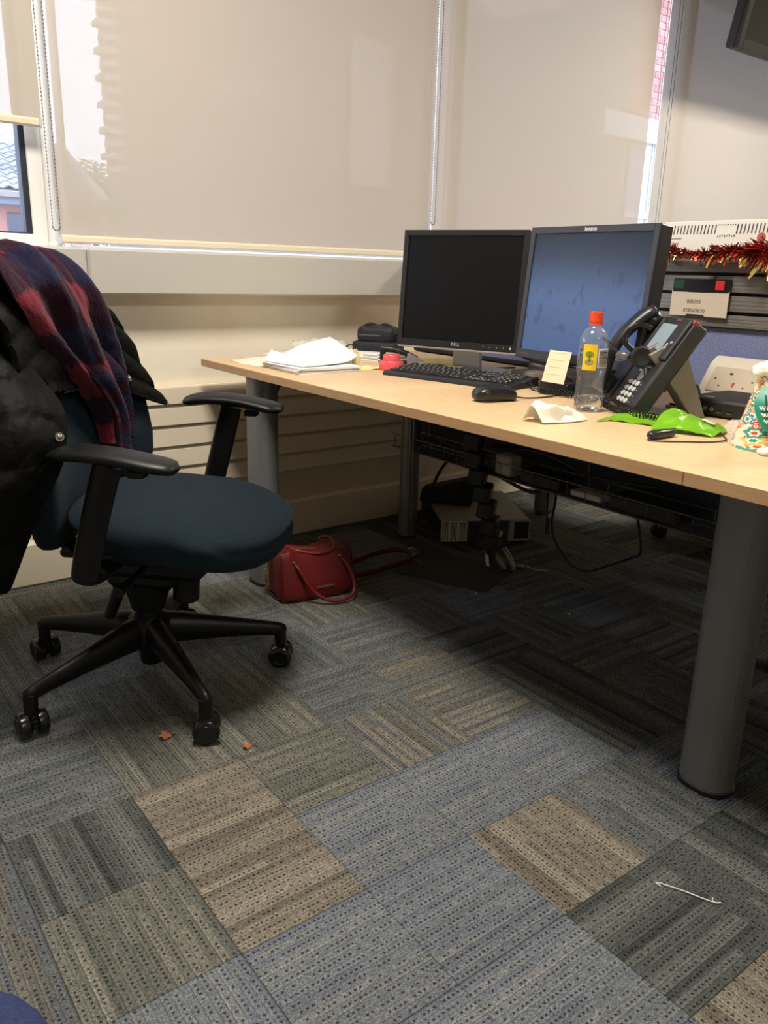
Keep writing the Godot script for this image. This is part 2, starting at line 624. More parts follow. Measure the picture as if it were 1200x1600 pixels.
func build_windows() -> void:
	var upvc := mat(rgb(236, 234, 226), 0.35)
	var rubber := mat(rgb(28, 32, 44), 0.6)
	var glass := mat(Color(0.9, 0.95, 1.0, 0.06), 0.02)
	glass.transparency = BaseMaterial3D.TRANSPARENCY_ALPHA
	# mullions at the joints between the blinds
	var edges := [-1.2, 0.785, 2.40, 3.935, 5.7]
	for k in 4:
		var a: float = edges[k]
		var b: float = edges[k + 1]
		var f := mb()
		var open_sash: bool = k == 0     # the others are fixed panes held by slim beads
		var side := 0.045 if open_sash else 0.008
		var half := 0.033
		slab(f, a + half, a + half + side, 1.07, 2.5, -0.1, -0.03, 0.003)
		slab(f, b - half - side, b - half, 1.07, 2.5, -0.1, -0.03, 0.003)
		slab(f, a + half + side - 0.005, b - half - side + 0.005, 1.07, 1.112 if open_sash else 1.085, -0.1, -0.03, 0.003)
		slab(f, a + half + side - 0.005, b - half - side + 0.005, 2.44, 2.5, -0.1, -0.03, 0.003)
		var w := struct("window_%d" % (k + 1), f, upvc)
		if open_sash:
			var g := mb()
			slab(g, a + half + 0.04, a + half + 0.062, 1.105, 2.45, -0.09, -0.035, 0.003)
			slab(g, b - half - 0.062, b - half - 0.04, 1.105, 2.45, -0.09, -0.035, 0.003)
			slab(g, a + half + 0.05, b - half - 0.05, 1.108, 1.117, -0.09, -0.035, 0.002)
			put("gasket", g, rubber, w)
		var p := mb()
		slab(p, a + half + 0.002, b - half - 0.002, 1.075, 2.445, -0.072, -0.064)
		put("pane", p, glass, w)
	for k in range(1, 4):
		var c: float = edges[k]
		var f := mb()
		slab(f, c - 0.034, c + (0.0 if k == 1 else 0.034), 1.07, 2.5, -0.13, -0.012, 0.006)
		slab(f, c - 0.04, c + (0.004 if k == 1 else 0.04), 1.07, 1.09, -0.05, -0.005, 0.004)
		struct("trim_%d" % k, f, upvc)
	# the ledge behind the trunking
	var l := mb()
	slab(l, -1.2, 5.7, 1.05, 1.075, -0.14, 0.02, 0.004)
	struct("trim_4", l, upvc)
	# boxed trunking along the wall below the window
	var grey := mat(rgb(190, 187, 180), 0.4)
	var base := mb()
	slab(base, -3.2, 6.4, 0.94, 1.07, 0.0, 0.02)
	var tr := struct("trim_5", base, grey)
	var cuts := [-3.2, -0.7, 0.822, 2.5, 4.2, 6.4]
	for k in 5:
		var s := mb()
		slab(s, cuts[k] + 0.0008, cuts[k + 1] - 0.0008, 0.935, 1.077, 0.015, 0.11, 0.008)
		put("trunking_cover", s, grey, tr)

	# roller blinds
	var cloth := mat(Color(0.79, 0.755, 0.71, 0.73), 0.9, 0, 0.2)
	cloth.transparency = BaseMaterial3D.TRANSPARENCY_ALPHA
	cloth.backlight_enabled = true
	cloth.backlight = Color(0.14, 0.135, 0.13)
	var bar := mat(rgb(226, 216, 190), 0.4)
	var bead := mat(rgb(120, 112, 104), 0.4)
	var blinds := [
		[-1.15, 0.742, 1.409, "cream roller blind pulled half up, the short one beside the open corner of window", 0.752, 1.135],
		[0.766, 2.246, 1.088, "wide pale roller blind let down beside the short blind, behind the chair", 2.238, 1.23],
		[2.25, 3.61, 1.088, "pale roller blind let down behind the two computer monitors", 3.64, 1.15],
		[3.69, 5.68, 1.088, "pale roller blind let down behind the red tinsel, under the television", 3.735, 1.12],
	]
	for b in blinds:
		var t := thing("roller_blind", b[3], "blind", Vector3((b[0] + b[1]) / 2, 0, 0.03), 0.0, "roller blinds at the window")
		var w: float = b[1] - b[0]
		var top := 2.56
		var low: float = b[2]
		var f := mb()
		var wave := func(u: float, v: float) -> Vector3:
			return Vector3((u - 0.5) * w, lerpf(low + 0.02, top, v), 0.0012 * sin(u * 9.0 + 2.0 * v) * (1.0 - v))
		sheet(f, wave, 14, 10, 0.0008)
		put("fabric", f, cloth, t)
		var r := mb()
		rod(r, Vector3(-w / 2, top, 0.0), Vector3(w / 2, top, 0.0), 0.028, 16)
		put("roller", r, bar, t)
		var h := mb()
		box(h, Vector3(0, low + 0.012, 0), Vector3(w - 0.004, 0.025, 0.014), 0.006)
		put("bottom_bar", h, bar, t)
		for s in [-1.0, 1.0]:
			var e := mb()
			box(e, Vector3(s * (w / 2 - 0.003), low + 0.012, 0), Vector3(0.007, 0.027, 0.016), 0.002)
			put("end_cap", e, mat(rgb(196, 200, 210), 0.4), t)
		var c := mb()   # beaded pull chain: two strands joined by a loop at the foot
		var cx: float = b[4] - t.position.x
		var y := top - 0.03
		var pts := []
		while y > b[5]:
			pts.append(Vector3(cx - 0.012 + 0.02 * (top - y) / top * 0.3, y, 0.022))
			y -= 0.0105
		for k in 9:
			var a := PI * k / 8
			pts.append(Vector3(cx - 0.009 - 0.0 + 0.011 * (1 - cos(a)), b[5] - 0.012 * sin(a), 0.022))
		while y < top - 0.03:
			y += 0.0105
			pts.append(Vector3(cx + 0.013, y, 0.022))
		for q in pts:
			lathe(c, [Vector2(0, -0.0032), Vector2(0.0028, 0), Vector2(0, 0.0032)], 5, Transform3D(Basis(), q))
		tube(c, pts, 0.0008, 4)
		var ch := put("pull_chain", c, bead, t)
		ch.set_meta("kind", "stuff")

func build_outside() -> void:
	var brick := [mat(rgb(176, 112, 98), 0.9), mat(rgb(160, 98, 88), 0.9), mat(rgb(188, 124, 108), 0.9)]
	var mortar := mat(rgb(170, 160, 150), 0.95)
	var render_white := mat(rgb(216, 210, 205), 0.9)
	# bungalow with a tiled roof across the yard, gable end seen through the open corner of the window
	var h := thing("bungalow", "brick bungalow with pale tiled roof seen through the uncovered window", "house", Vector3(0, -2.2, -12.0))
	var w := mb()
	slab(w, -6, 4.7, 0, 4.1, -5, 0)
	put("wall", w, mat(rgb(176, 120, 108), 0.9), h)
	w = mb()
	slab(w, 3.40, 3.72, 3.0, 3.98, -0.02, 0.03, 0.01)
	put("window", w, mat(rgb(58, 62, 84), 0.2), h)
	w = mb()
	slab(w, -6.2, 4.85, 4.08, 4.3, 0.0, 0.42, 0.02)
	put("fascia", w, mat(rgb(120, 122, 140), 0.6), h)
	w = mb()
	var slope := Transform3D(Basis(Vector3.RIGHT, 0.42), Vector3(0, 4.32, 0.5))
	box(w, Vector3(-0.7, -0.06, -1.2), Vector3(11.2, 0.08, 2.6), 0.0, slope)
	var roof := put("roof", w, mat(rgb(150, 142, 136), 0.9), h)
	var tm := mb()   # one pantile: a curved piece that laps the row below
	var curve := func(u: float, v: float) -> Vector3:
		return Vector3((u - 0.5) * 0.205, 0.022 * sin(u * TAU) + 0.028 * v, (v - 0.5) * 0.24)
	sheet(tm, curve, 8, 1, 0.02)
	tm.generate_normals()
	var tile := tm.commit()
	var shades := [mat(rgb(128, 124, 122), 0.9), mat(rgb(116, 112, 110), 0.9), mat(rgb(138, 134, 130), 0.9)]
	for r in 11:
		for c in 14:
			var o := put_mesh("roof_tile", tile, shades[rng.randi_range(0, 2)], roof)
			o.transform = slope * Transform3D(Basis(), Vector3(2.0 + c * 0.2, 0.01, -0.06 - r * 0.2))
	# tall brick block whose toothed corner shows as an outline through the wide blind
	var t := thing("brick_block", "tall brick block with toothed corner stones outlined through the wide blind", "building", Vector3(5.25, -2.2, -15.5))
	w = mb()
	slab(w, 1.25, 22, 0, 11, -0.6, 0)
	put("wall", w, mat(rgb(122, 100, 90), 0.9), t)
	w = mb()
	for k in 26:
		slab(w, 1.02 if k % 2 else 1.12, 1.4, 4.6 + k * 0.25, 4.72 + k * 0.25, -0.3, 0.05, 0.01)
	put("quoin_stones", w, mortar, t)
	w = mb()
	slab(w, 7.2, 8.45, 5.3, 8.7, 0.0, 0.1, 0.02)
	put("pale_panel", w, mat(rgb(152, 138, 128), 0.9), t)
	# trees behind the bungalow
	var leaf := mat(rgb(120, 150, 120), 0.8)
	leaf.backlight_enabled = true
	leaf.backlight = Color(0.1, 0.16, 0.1)
	var at := [[3.6, 0.35, -15.0, 1.1], [5.6, 0.0, -14.6, 0.9], [1.6, 0.6, -15.6, 1.3]]
	var names := ["slim pale green tree behind the tiled roof", "low green tree beside the brick block", "broad green tree behind the roof, hidden by the short blind"]
	for k in 3:
		var tr := thing("tree", names[k], "tree", Vector3(at[k][0], -2.2, at[k][2]))
		var trunk := mb()
		rod(trunk, Vector3.ZERO, Vector3(0, 3.4, 0), 0.14, 10, 0.07)
		put("trunk", trunk, mat(rgb(90, 78, 66), 0.9), tr)
		var lm := mb()
		quad(lm, Vector3(-0.05, 0, 0), Vector3(0, -0.03, 0.01), Vector3(0.07, 0, 0), Vector3(0, 0.03, 0.01))
		lm.generate_normals()
		var mm := MultiMesh.new()
		mm.transform_format = MultiMesh.TRANSFORM_3D
		mm.mesh = lm.commit()
		mm.instance_count = 2600
		for i in 2600:
			var d := Vector3(rng.randfn(), rng.randfn(), rng.randfn()).normalized() * pow(rng.randf(), 0.4)
			var q := Vector3(d.x * at[k][3] * 0.8, 4.3 + at[k][1] + d.y * at[k][3], d.z * at[k][3] * 0.8)
			mm.set_instance_transform(i, Transform3D(Basis.from_euler(Vector3(rng.randf() * TAU, rng.randf() * TAU, 0)).scaled(Vector3.ONE * rng.randf_range(0.8, 1.5)), q))
		var mi := MultiMeshInstance3D.new()
		mi.name = "foliage"
		mi.multimesh = mm
		mi.material_override = leaf
		mi.set_meta("kind", "stuff")
		tr.add_child(mi, true)
	# red brick wing seen in the slit between two blinds
	var wing := thing("brick_wing", "pink brick building wing seen in the slit between the blinds", "building", Vector3(8.6, -2.2, -4.0))
	w = mb()
	slab(w, 0, 5, 0, 7.4, -3, -0.012)
	put("wall", w, mortar, wing)
	w = mb()
	slab(w, -0.4, 1.1, 4.83, 5.1, -0.01, 0.05, 0.01)
	put("white_band", w, render_white, wing)
	w = mb()
	slab(w, 0.1, 0.9, 3.0, 4.75, -0.01, 0.03, 0.01)
	put("window_panel", w, mat(rgb(140, 152, 178), 0.3), wing)
	w = mb()
	slab(w, 0.1, 0.9, 3.95, 4.02, 0.02, 0.06, 0.005)
	put("window_rail", w, render_white, wing)
	var bm := mb()
	slab(bm, -0.1075, 0.1075, 0, 0.065, -0.012, 0.0, 0.004)
	bm.generate_normals()
	var bmesh_ := bm.commit()
	for r in 20:
		for c in 5:
			var o := put_mesh("brick", bmesh_, brick[rng.randi_range(0, 2)], wing)
			o.position = Vector3(0.12 + c * 0.225 + (0.11 if r % 2 else 0.0), 5.11 + r * 0.075, 0.0)
	# the yard
	w = mb()
	slab(w, -30, 40, -2.4, -2.2, -40, -0.4)
	struct("ground", w, mat(rgb(150, 150, 146), 0.95))

func build_radiator() -> void:
	var cream := mat(rgb(226, 214, 192), 0.45)
	var t := thing("radiator", "long cream radiator casing of stacked horizontal boards under the window", "radiator", Vector3.ZERO)
	var b := mb()
	slab(b, -3.19, 6.39, 0.02, 0.60, 0.001, 0.02)
	put("back_panel", b, mat(rgb(206, 192, 168), 0.6), t)
	var lines := [0.626, 0.558, 0.484, 0.409, 0.333, 0.262]
	for k in 5:
		var s := mb()
		var y1: float = lines[k] - (0.0 if k == 0 else 0.003)
		var y0: float = lines[k + 1] + 0.003
		var prof := [Vector2(0.004, y0), Vector2(0.034, y0 + 0.003), Vector2(0.036, y0 + 0.006), Vector2(0.028, y1 - 0.005), Vector2(0.024, y1), Vector2(0.004, y1)]
		var xf := Transform3D(Basis(Vector3.BACK, Vector3.UP, Vector3.LEFT), Vector3.ZERO)
		prism(s, prof, -6.38, 3.18, xf)
		put("board", s, cream, t)
	b = mb()
	slab(b, -3.19, 6.39, 0.0, 0.15, 0.002, 0.05, 0.008)
	put("plinth_panel", b, cream, t)

var beech: StandardMaterial3D
var beech_edge_shaded: StandardMaterial3D
var graphite: StandardMaterial3D

func build_desks() -> void:
	beech = mat(Color.WHITE, 0.38, 0, 0.45)
	var n := FastNoiseLite.new()
	n.seed = 21
	n.frequency = 0.05
	n.fractal_octaves = 4
	var grain := NoiseTexture2D.new()
	grain.width = 512
	grain.height = 512
	grain.seamless = true
	grain.noise = n
	var ramp := Gradient.new()
	ramp.set_color(0, rgb(216, 181, 136))
	ramp.set_color(1, rgb(233, 203, 160))
	ramp.add_point(0.5, rgb(225, 193, 148))
	grain.color_ramp = ramp
	beech.albedo_texture = grain
	tri_map(beech, Vector3(3.0, 3.0, 0.35))
	beech_edge_shaded = beech.duplicate()
	beech_edge_shaded.albedo_color = rgb(214, 200, 190)  # darker tint puts the weaker light on the upright edge into the colour
	graphite = mat(rgb(118, 119, 121), 0.42, 0.3)
	graphite.normal_enabled = true
	graphite.normal_texture = noise_tex(0.35, 8, 0, 1, 256, 2.0, 1)
	graphite.normal_scale = 0.12
	tri_map(graphite, Vector3.ONE * 5.0)
	var dark := mat(rgb(24, 24, 26), 0.5)
	make_desk("beech desk with the two monitors, thick pale edge and oval grey legs", 1.185, 2.09, 0.1, 3.3, [Vector2(1.245, 0.42), Vector2(1.462, 1.958), Vector2(1.3, 3.1)], dark)
	# the desk on the other side of the screen
	var t := thing("desk", "opposite desk behind the blue screen, only its dark legs and panel showing", "desk", Vector3(2.62, 0, 1.05))
	var s := mb()
	box(s, Vector3(0.05, DT - 0.0125, 0), Vector3(0.88, 0.025, 1.9), 0.002)
	put("tabletop", s, beech, t)
	for z in [-0.68, 0.72]:
		var l := mb()
		box(l, Vector3(0.08, 0.35, z), Vector3(0.1, 0.7, 0.07), 0.02)
		put("leg", l, graphite, t)
	s = mb()
	box(s, Vector3(-0.16, 0.47, 0.12), Vector3(0.02, 0.42, 1.62), 0.003)
	put("modesty_panel", s, mat(rgb(62, 58, 54), 0.6), t)

func make_desk(label: String, xf: float, xb: float, z0: float, z1: float, legs: Array, dark: Material) -> void:
	var o := Vector3((xf + xb) / 2, 0, (z0 + z1) / 2)
	var t := thing("desk", label, "desk", o)
	var s := mb()
	slab(s, xf - o.x + 0.002, xb - o.x, DT - 0.025, DT, z0 - o.z + 0.002, z1 - o.z - 0.002, 0.0015)
	put("tabletop", s, beech, t)
	s = mb()
	slab(s, xf - o.x, xf - o.x + 0.003, DT - 0.0246, DT - 0.0006, z0 - o.z, 1.979 - o.z, 0.0008)
	put("edge_band", s, beech_edge_shaded, t)
	s = mb()
	slab(s, xf - o.x, xf - o.x + 0.003, DT - 0.0246, DT - 0.0006, 1.9805 - o.z, z1 - o.z, 0.0008)
	put("edge_band", s, beech_edge_shaded, t)
	s = mb()
	slab(s, xf - o.x + 0.003, xb - o.x, DT - 0.0246, DT - 0.0006, z0 - o.z, z0 - o.z + 0.003, 0.0008)
	put("edge_band", s, beech_edge_shaded, t)
	var under := DT - 0.025
	for p in legs:
		var l := mb()
		var top := under - 0.004
		var shape := rounded(0.088, 0.112, 0.042, 7)
		prism(l, shape, 0.012, top, Transform3D(upright().basis, Vector3(p.x - o.x, 0, p.y - o.z)), 0.002)
		var leg := put("leg", l, graphite, t)
		l = mb()
		prism(l, rounded(0.094, 0.118, 0.044, 7), 0.0, 0.014, Transform3D(upright().basis, Vector3(p.x - o.x, 0, p.y - o.z)), 0.003)
		put("foot", l, dark, leg)
		l = mb()   # the bracket that flares out under the top
		var fl := []
		for k in 8:
			var a := PI / 2 * k / 7
			fl.append(Vector2(0.04 + 0.075 * (1 - cos(a)), top - 0.075 + 0.075 * sin(a)))
		fl.append(Vector2(-0.03, top))
		fl.append(Vector2(-0.03, top - 0.12))
		fl.append(Vector2(0.04, top - 0.12))
		prism(l, fl, -0.03, 0.03, Transform3D(Basis(Vector3.RIGHT, Vector3.UP, Vector3.BACK), Vector3(p.x - o.x, 0, p.y - o.z)), 0.004)
		put("bracket", l, graphite, leg)
	s = mb()
	slab(s, 1.93 - o.x, 1.97 - o.x, under - 0.06, under - 0.002, z0 - o.z + 0.1, z1 - o.z - 0.05, 0.004)
	put("beam", s, graphite, t)
	for zz in [z0 + 0.2, z1 - 0.15]:
		var c := mb()
		var rib := []
		for k in 48:
			var a := TAU * k / 48
			rib.append(Vector2(cos(a), sin(a)) * (0.0335 if k % 8 == 0 else 0.0375))
		prism(c, rib, 0.012, under - 0.002, Transform3D(upright().basis, Vector3(1.965 - o.x, 0, zz - o.z)))
		var col := put("column", c, mat(rgb(122, 120, 116), 0.38, 0.6), t)
		c = mb()
		lathe(c, [Vector2(0, 0), Vector2(0.04, 0), Vector2(0.04, 0.012), Vector2(0, 0.012)], 24, Transform3D(Basis(), Vector3(1.965 - o.x, 0, zz - o.z)))
		put("foot", c, dark, col)

func build_desk_screen() -> void:
	var blue := woven(rgb(152, 161, 208), 9.0, 0.4)
	var alu := mat(rgb(146, 142, 136), 0.45, 0.55)
	alu.normal_enabled = true
	alu.normal_texture = noise_tex(0.2, 31, 0, 1, 128, 3.0, 1)
	alu.normal_scale = 0.2
	tri_map(alu, Vector3(1.0, 60.0, 0.4))
	var dark := mat(rgb(40, 38, 38), 0.6)
	var o := Vector3(2.12, 0, 2.0)
	var t := thing("desk_screen", "blue fabric desk screen with a grey slatted rail along its top", "partition", o)
	var z0 := 0.12 - o.z
	var z1 := 3.85 - o.z
	var s := mb()
	slab(s, -0.005, 0.04, 0.735, 0.91, z0, z1, 0.006)
	put("fabric_panel", s, blue, t)
	s = mb()
	slab(s, 0.0, 0.036, 0.30, 0.73, z0, z1, 0.004)
	put("modesty_panel", s, mat(rgb(44, 48, 62), 0.7), t)
	s = mb()
	slab(s, 0.0, 0.036, 0.905, 1.09, z0, z1, 0.002)
	put("rail_back", s, dark, t)
	var lev := [0.9085, 0.9465, 0.9965, 1.048, 1.093]
	for k in 4:
		var p := mb()
		var a: float = lev[k] + (0.0 if k == 0 else 0.004)
		var b: float = lev[k + 1] - 0.005
		slab(p, -0.02, 0.004, a, b, z0, z1, 0.0015)
		for i in range(1, 4):
			var y := lerpf(a, b, i / 4.0)
			slab(p, -0.0208, -0.019, y - 0.003, y + 0.003, z0 + 0.002, z1 - 0.002, 0.0006)
		put("slat", p, alu, t)
	s = mb()
	slab(s, -0.016, 0.044, 1.09, 1.102, z0, z1, 0.003)
	put("top_cap", s, alu, t)
	s = mb()
	slab(s, -0.012, 0.046, 0.726, 0.742, z0, z1, 0.003)
	put("foot_rail", s, dark, t)

	# white slotted strip on top of the screen
	var white := mat(rgb(238, 234, 224), 0.45)
	var w := thing("slotted_strip", "white plastic strip with a row of dark slits above the red tinsel", "trim strip", Vector3(2.1, 1.145, 1.7))
	s = mb()
	var za := 1.255 - 1.7
	var zb := 1.95 - 1.7
	var body := [Vector2(za, 0.04), Vector2(zb, 0.04), Vector2(zb, -0.042), Vector2(za + 0.055, -0.042), Vector2(za, 0.0)]
	prism(s, body, -0.012, 0.012, Transform3D(Basis(Vector3.BACK, Vector3.UP, Vector3.LEFT), Vector3.ZERO), 0.002)
	put("body", s, white, w)
	var slit_m := mat(rgb(74, 72, 74), 0.7)
	var slit := mb()
	box(slit, Vector3.ZERO, Vector3(0.002, 0.024, 0.0032), 0.0006)
	slit.generate_normals()
	var sm := slit.commit()
	for k in 60:
		var z := 1.268 + k * 0.0105
		if z > 1.42 and z < 1.476:
			continue
		var q := put_mesh("slit", sm, slit_m, w)
		q.transform = Transform3D(Basis(Vector3.RIGHT, 0.12), Vector3(-0.0122, 0.018, z - 1.7))
	s = mb()   # the dotted outline of a cut-out between the slits
	for k in 8:
		var z := 1.424 + k * 0.0068
		box(s, Vector3(-0.0122, 0.029, z - 1.7), Vector3(0.002, 0.0022, 0.0028))
		box(s, Vector3(-0.0122, 0.0 + 0.0008 * (k % 3), z - 1.7), Vector3(0.002, 0.003 + 0.002 * (k % 2), 0.0026))
	for k in 4:
		box(s, Vector3(-0.0122, 0.007 + k * 0.006, 1.4785 - 1.7), Vector3(0.002, 0.0024, 0.002))
	put("dotted_outline", s, slit_m, w)
	s = mb()
	box(s, Vector3(-0.0122, -0.004, 1.298 - 1.7), Vector3(0.002, 0.004, 0.032), 0.0008)
	put("grey_dash", s, mat(rgb(176, 168, 158), 0.6), w)
	words("Chri", 0.016, mat(rgb(70, 66, 70), 0.6), w, Transform3D(Basis(Vector3.UP, -PI / 2), Vector3(-0.0125, -0.019, 1.292 - 1.7)))
	s = mb()
	lathe(s, [Vector2(0, 0), Vector2(0.012, 0), Vector2(0.012, 0.0015), Vector2(0, 0.0015)], 20, Transform3D(Basis(Vector3.BACK, PI / 2), Vector3(-0.0118, -0.005, 1.548 - 1.7)))
	put("red_disc", s, mat(rgb(190, 90, 80), 0.5), w)

	# tinsel garland along the top of the rail
	var ti := thing("tinsel", "red and gold tinsel garland lying along the top of the grey slats", "tinsel", Vector3(2.085, 1.1, 1.7))
	var path := []
	for k in 24:
		var u := k / 23.0
		path.append(Vector3(-0.012, 0.004 * sin(u * 19.0) + 0.006 * u, lerpf(1.245, 1.86, u) - 1.7))
	s = mb()
	tube(s, path, 0.004, 6)
	put("cord", s, mat(rgb(120, 30, 26), 0.4, 0.6), ti)
	var looks := [mat(rgb(196, 40, 38), 0.3, 0.75), mat(rgb(120, 34, 30), 0.3, 0.75), mat(rgb(176, 112, 76), 0.3, 0.75), mat(rgb(232, 206, 120), 0.3, 0.7)]
	for c in 4:
		s = mb()
		for k in [520, 460, 320, 110][c]:
			var u := rng.randf()
			var big := 0.55 + 0.75 * smoothstep(0.3, 0.62, u) + 0.2 * sin(u * 25.0)
			var b: Vector3 = along(path, u)
			var d := Vector3(-0.9 + rng.randf() * 0.75, rng.randf_range(-0.9, 1.25), rng.randf_range(-0.9, 0.9)).normalized()
			if c == 3:
				d = Vector3(-0.6, -0.7, rng.randf_range(-0.8, 0.3)).normalized()
			var l := rng.randf_range(0.026, 0.052) * big
			var side := d.cross(Vector3(rng.randfn(), rng.randfn(), rng.randfn())).normalized() * rng.randf_range(0.0012, 0.0030) * (1.7 if c == 3 else 1.0)
			var tip := b + d * l + Vector3(0, -0.2 * l, 0)
			var mid := b + d * l * 0.5
			quad(s, b - side, b + side, mid + side, mid - side)
			quad(s, mid - side, mid + side, tip + side * 0.6, tip - side * 0.6)
		put("strands", s, looks[c], ti).set_meta("kind", "stuff")

	# name card holder hooked on the slats
	var n := thing("name_card_holder", "black card holder with green and red squares hooked on the grey slats", "card holder", Vector3(2.094, 0.985, 1.395))
	s = mb()
	box(s, Vector3(-0.004, 0.032, 0), Vector3(0.012, 0.036, 0.172), 0.002)
	put("header", s, mat(rgb(22, 22, 24), 0.4), n)
	s = mb()
	box(s, Vector3(0.0, 0.053, 0.005), Vector3(0.012, 0.01, 0.06), 0.002)
	put("hook", s, alu, n)
	s = mb()
	box(s, Vector3(-0.0105, 0.033, -0.065), Vector3(0.002, 0.022, 0.03), 0.0006)
	put("green_square", s, mat(rgb(22, 70, 46), 0.5), n)
	s = mb()
	box(s, Vector3(-0.0105, 0.033, 0.059), Vector3(0.002, 0.024, 0.026), 0.0006)
	put("red_square", s, mat(rgb(206, 44, 44), 0.5), n)
	s = mb()
	var card := [Vector2(-0.089, 0.018), Vector2(-0.042, 0.018), Vector2(-0.038, 0.013), Vector2(0.03, 0.013), Vector2(0.034, 0.018), Vector2(0.087, 0.018), Vector2(0.087, -0.052), Vector2(0.022, -0.052), Vector2(0.018, -0.047), Vector2(-0.034, -0.047), Vector2(-0.038, -0.052), Vector2(-0.089, -0.052)]
	prism(s, card, 0.004, 0.0075, Transform3D(Basis(Vector3.BACK, Vector3.UP, Vector3.LEFT), Vector3.ZERO), 0.0008)
	var cd := put("name_card", s, mat(rgb(214, 200, 180), 0.55), n)
	var ink := mat(rgb(84, 80, 80), 0.6)
	words("WB093", 0.014, ink, cd, Transform3D(Basis(Vector3.UP, -PI / 2), Vector3(-0.0078, -0.012, -0.016)))
	words("81R045670", 0.0135, ink, cd, Transform3D(Basis(Vector3.UP, -PI / 2), Vector3(-0.0078, -0.036, -0.012)))

func build_television() -> void:
	var black := mat(rgb(22, 22, 21), 0.45)
	var t := thing("television", "black television hanging high in front of the blind, seen from below", "television", Vector3(4.252, 2.348, 0.388))
	var b := Basis(Vector3.RIGHT, 0.18)
	var w := 0.96
	var h := 0.58
	var s := mb()
	box(s, Vector3(0, 0, -0.028), Vector3(w, h, 0.055), 0.008, Transform3D(b, Vector3.ZERO))
	put("housing", s, black, t)
	s = mb()
	for e in [-1.0, 1.0]:
		box(s, Vector3(e * (w / 2 - 0.02), 0, 0.004), Vector3(0.04, h, 0.02), 0.004, Transform3D(b, Vector3.ZERO))
		box(s, Vector3(0, e * (h / 2 - 0.022), 0.004), Vector3(w - 0.08, 0.044, 0.02), 0.004, Transform3D(b, Vector3.ZERO))
	put("bezel", s, mat(rgb(30, 30, 29), 0.35), t)
	s = mb()
	box(s, Vector3(0, 0, 0.001), Vector3(w - 0.07, h - 0.08, 0.008), 0, Transform3D(b, Vector3.ZERO))
	put("screen", s, mat(rgb(16, 16, 16), 0.2), t)
	s = mb()
	box(s, Vector3(0.1, -h / 2 - 0.004, -0.02), Vector3(0.16, 0.012, 0.03), 0.003, Transform3D(b, Vector3.ZERO))
	put("control_strip", s, black, t)
	s = mb()
	rod(s, Vector3(0, 0.1, -0.09), Vector3(0, 0.41, -0.09), 0.022, 12)
	box(s, Vector3(0, 0.0, -0.085), Vector3(0.3, 0.22, 0.02), 0.004)
	box(s, Vector3(0, 0.405, -0.09), Vector3(0.14, 0.014, 0.14), 0.004)
	put("ceiling_mount", s, black, t)

const CHAIR := Vector3(0.67, 0, 0.87)
const CHAIR_TURN := -PI / 4     # local +x is the way the chair faces, +z its right hand

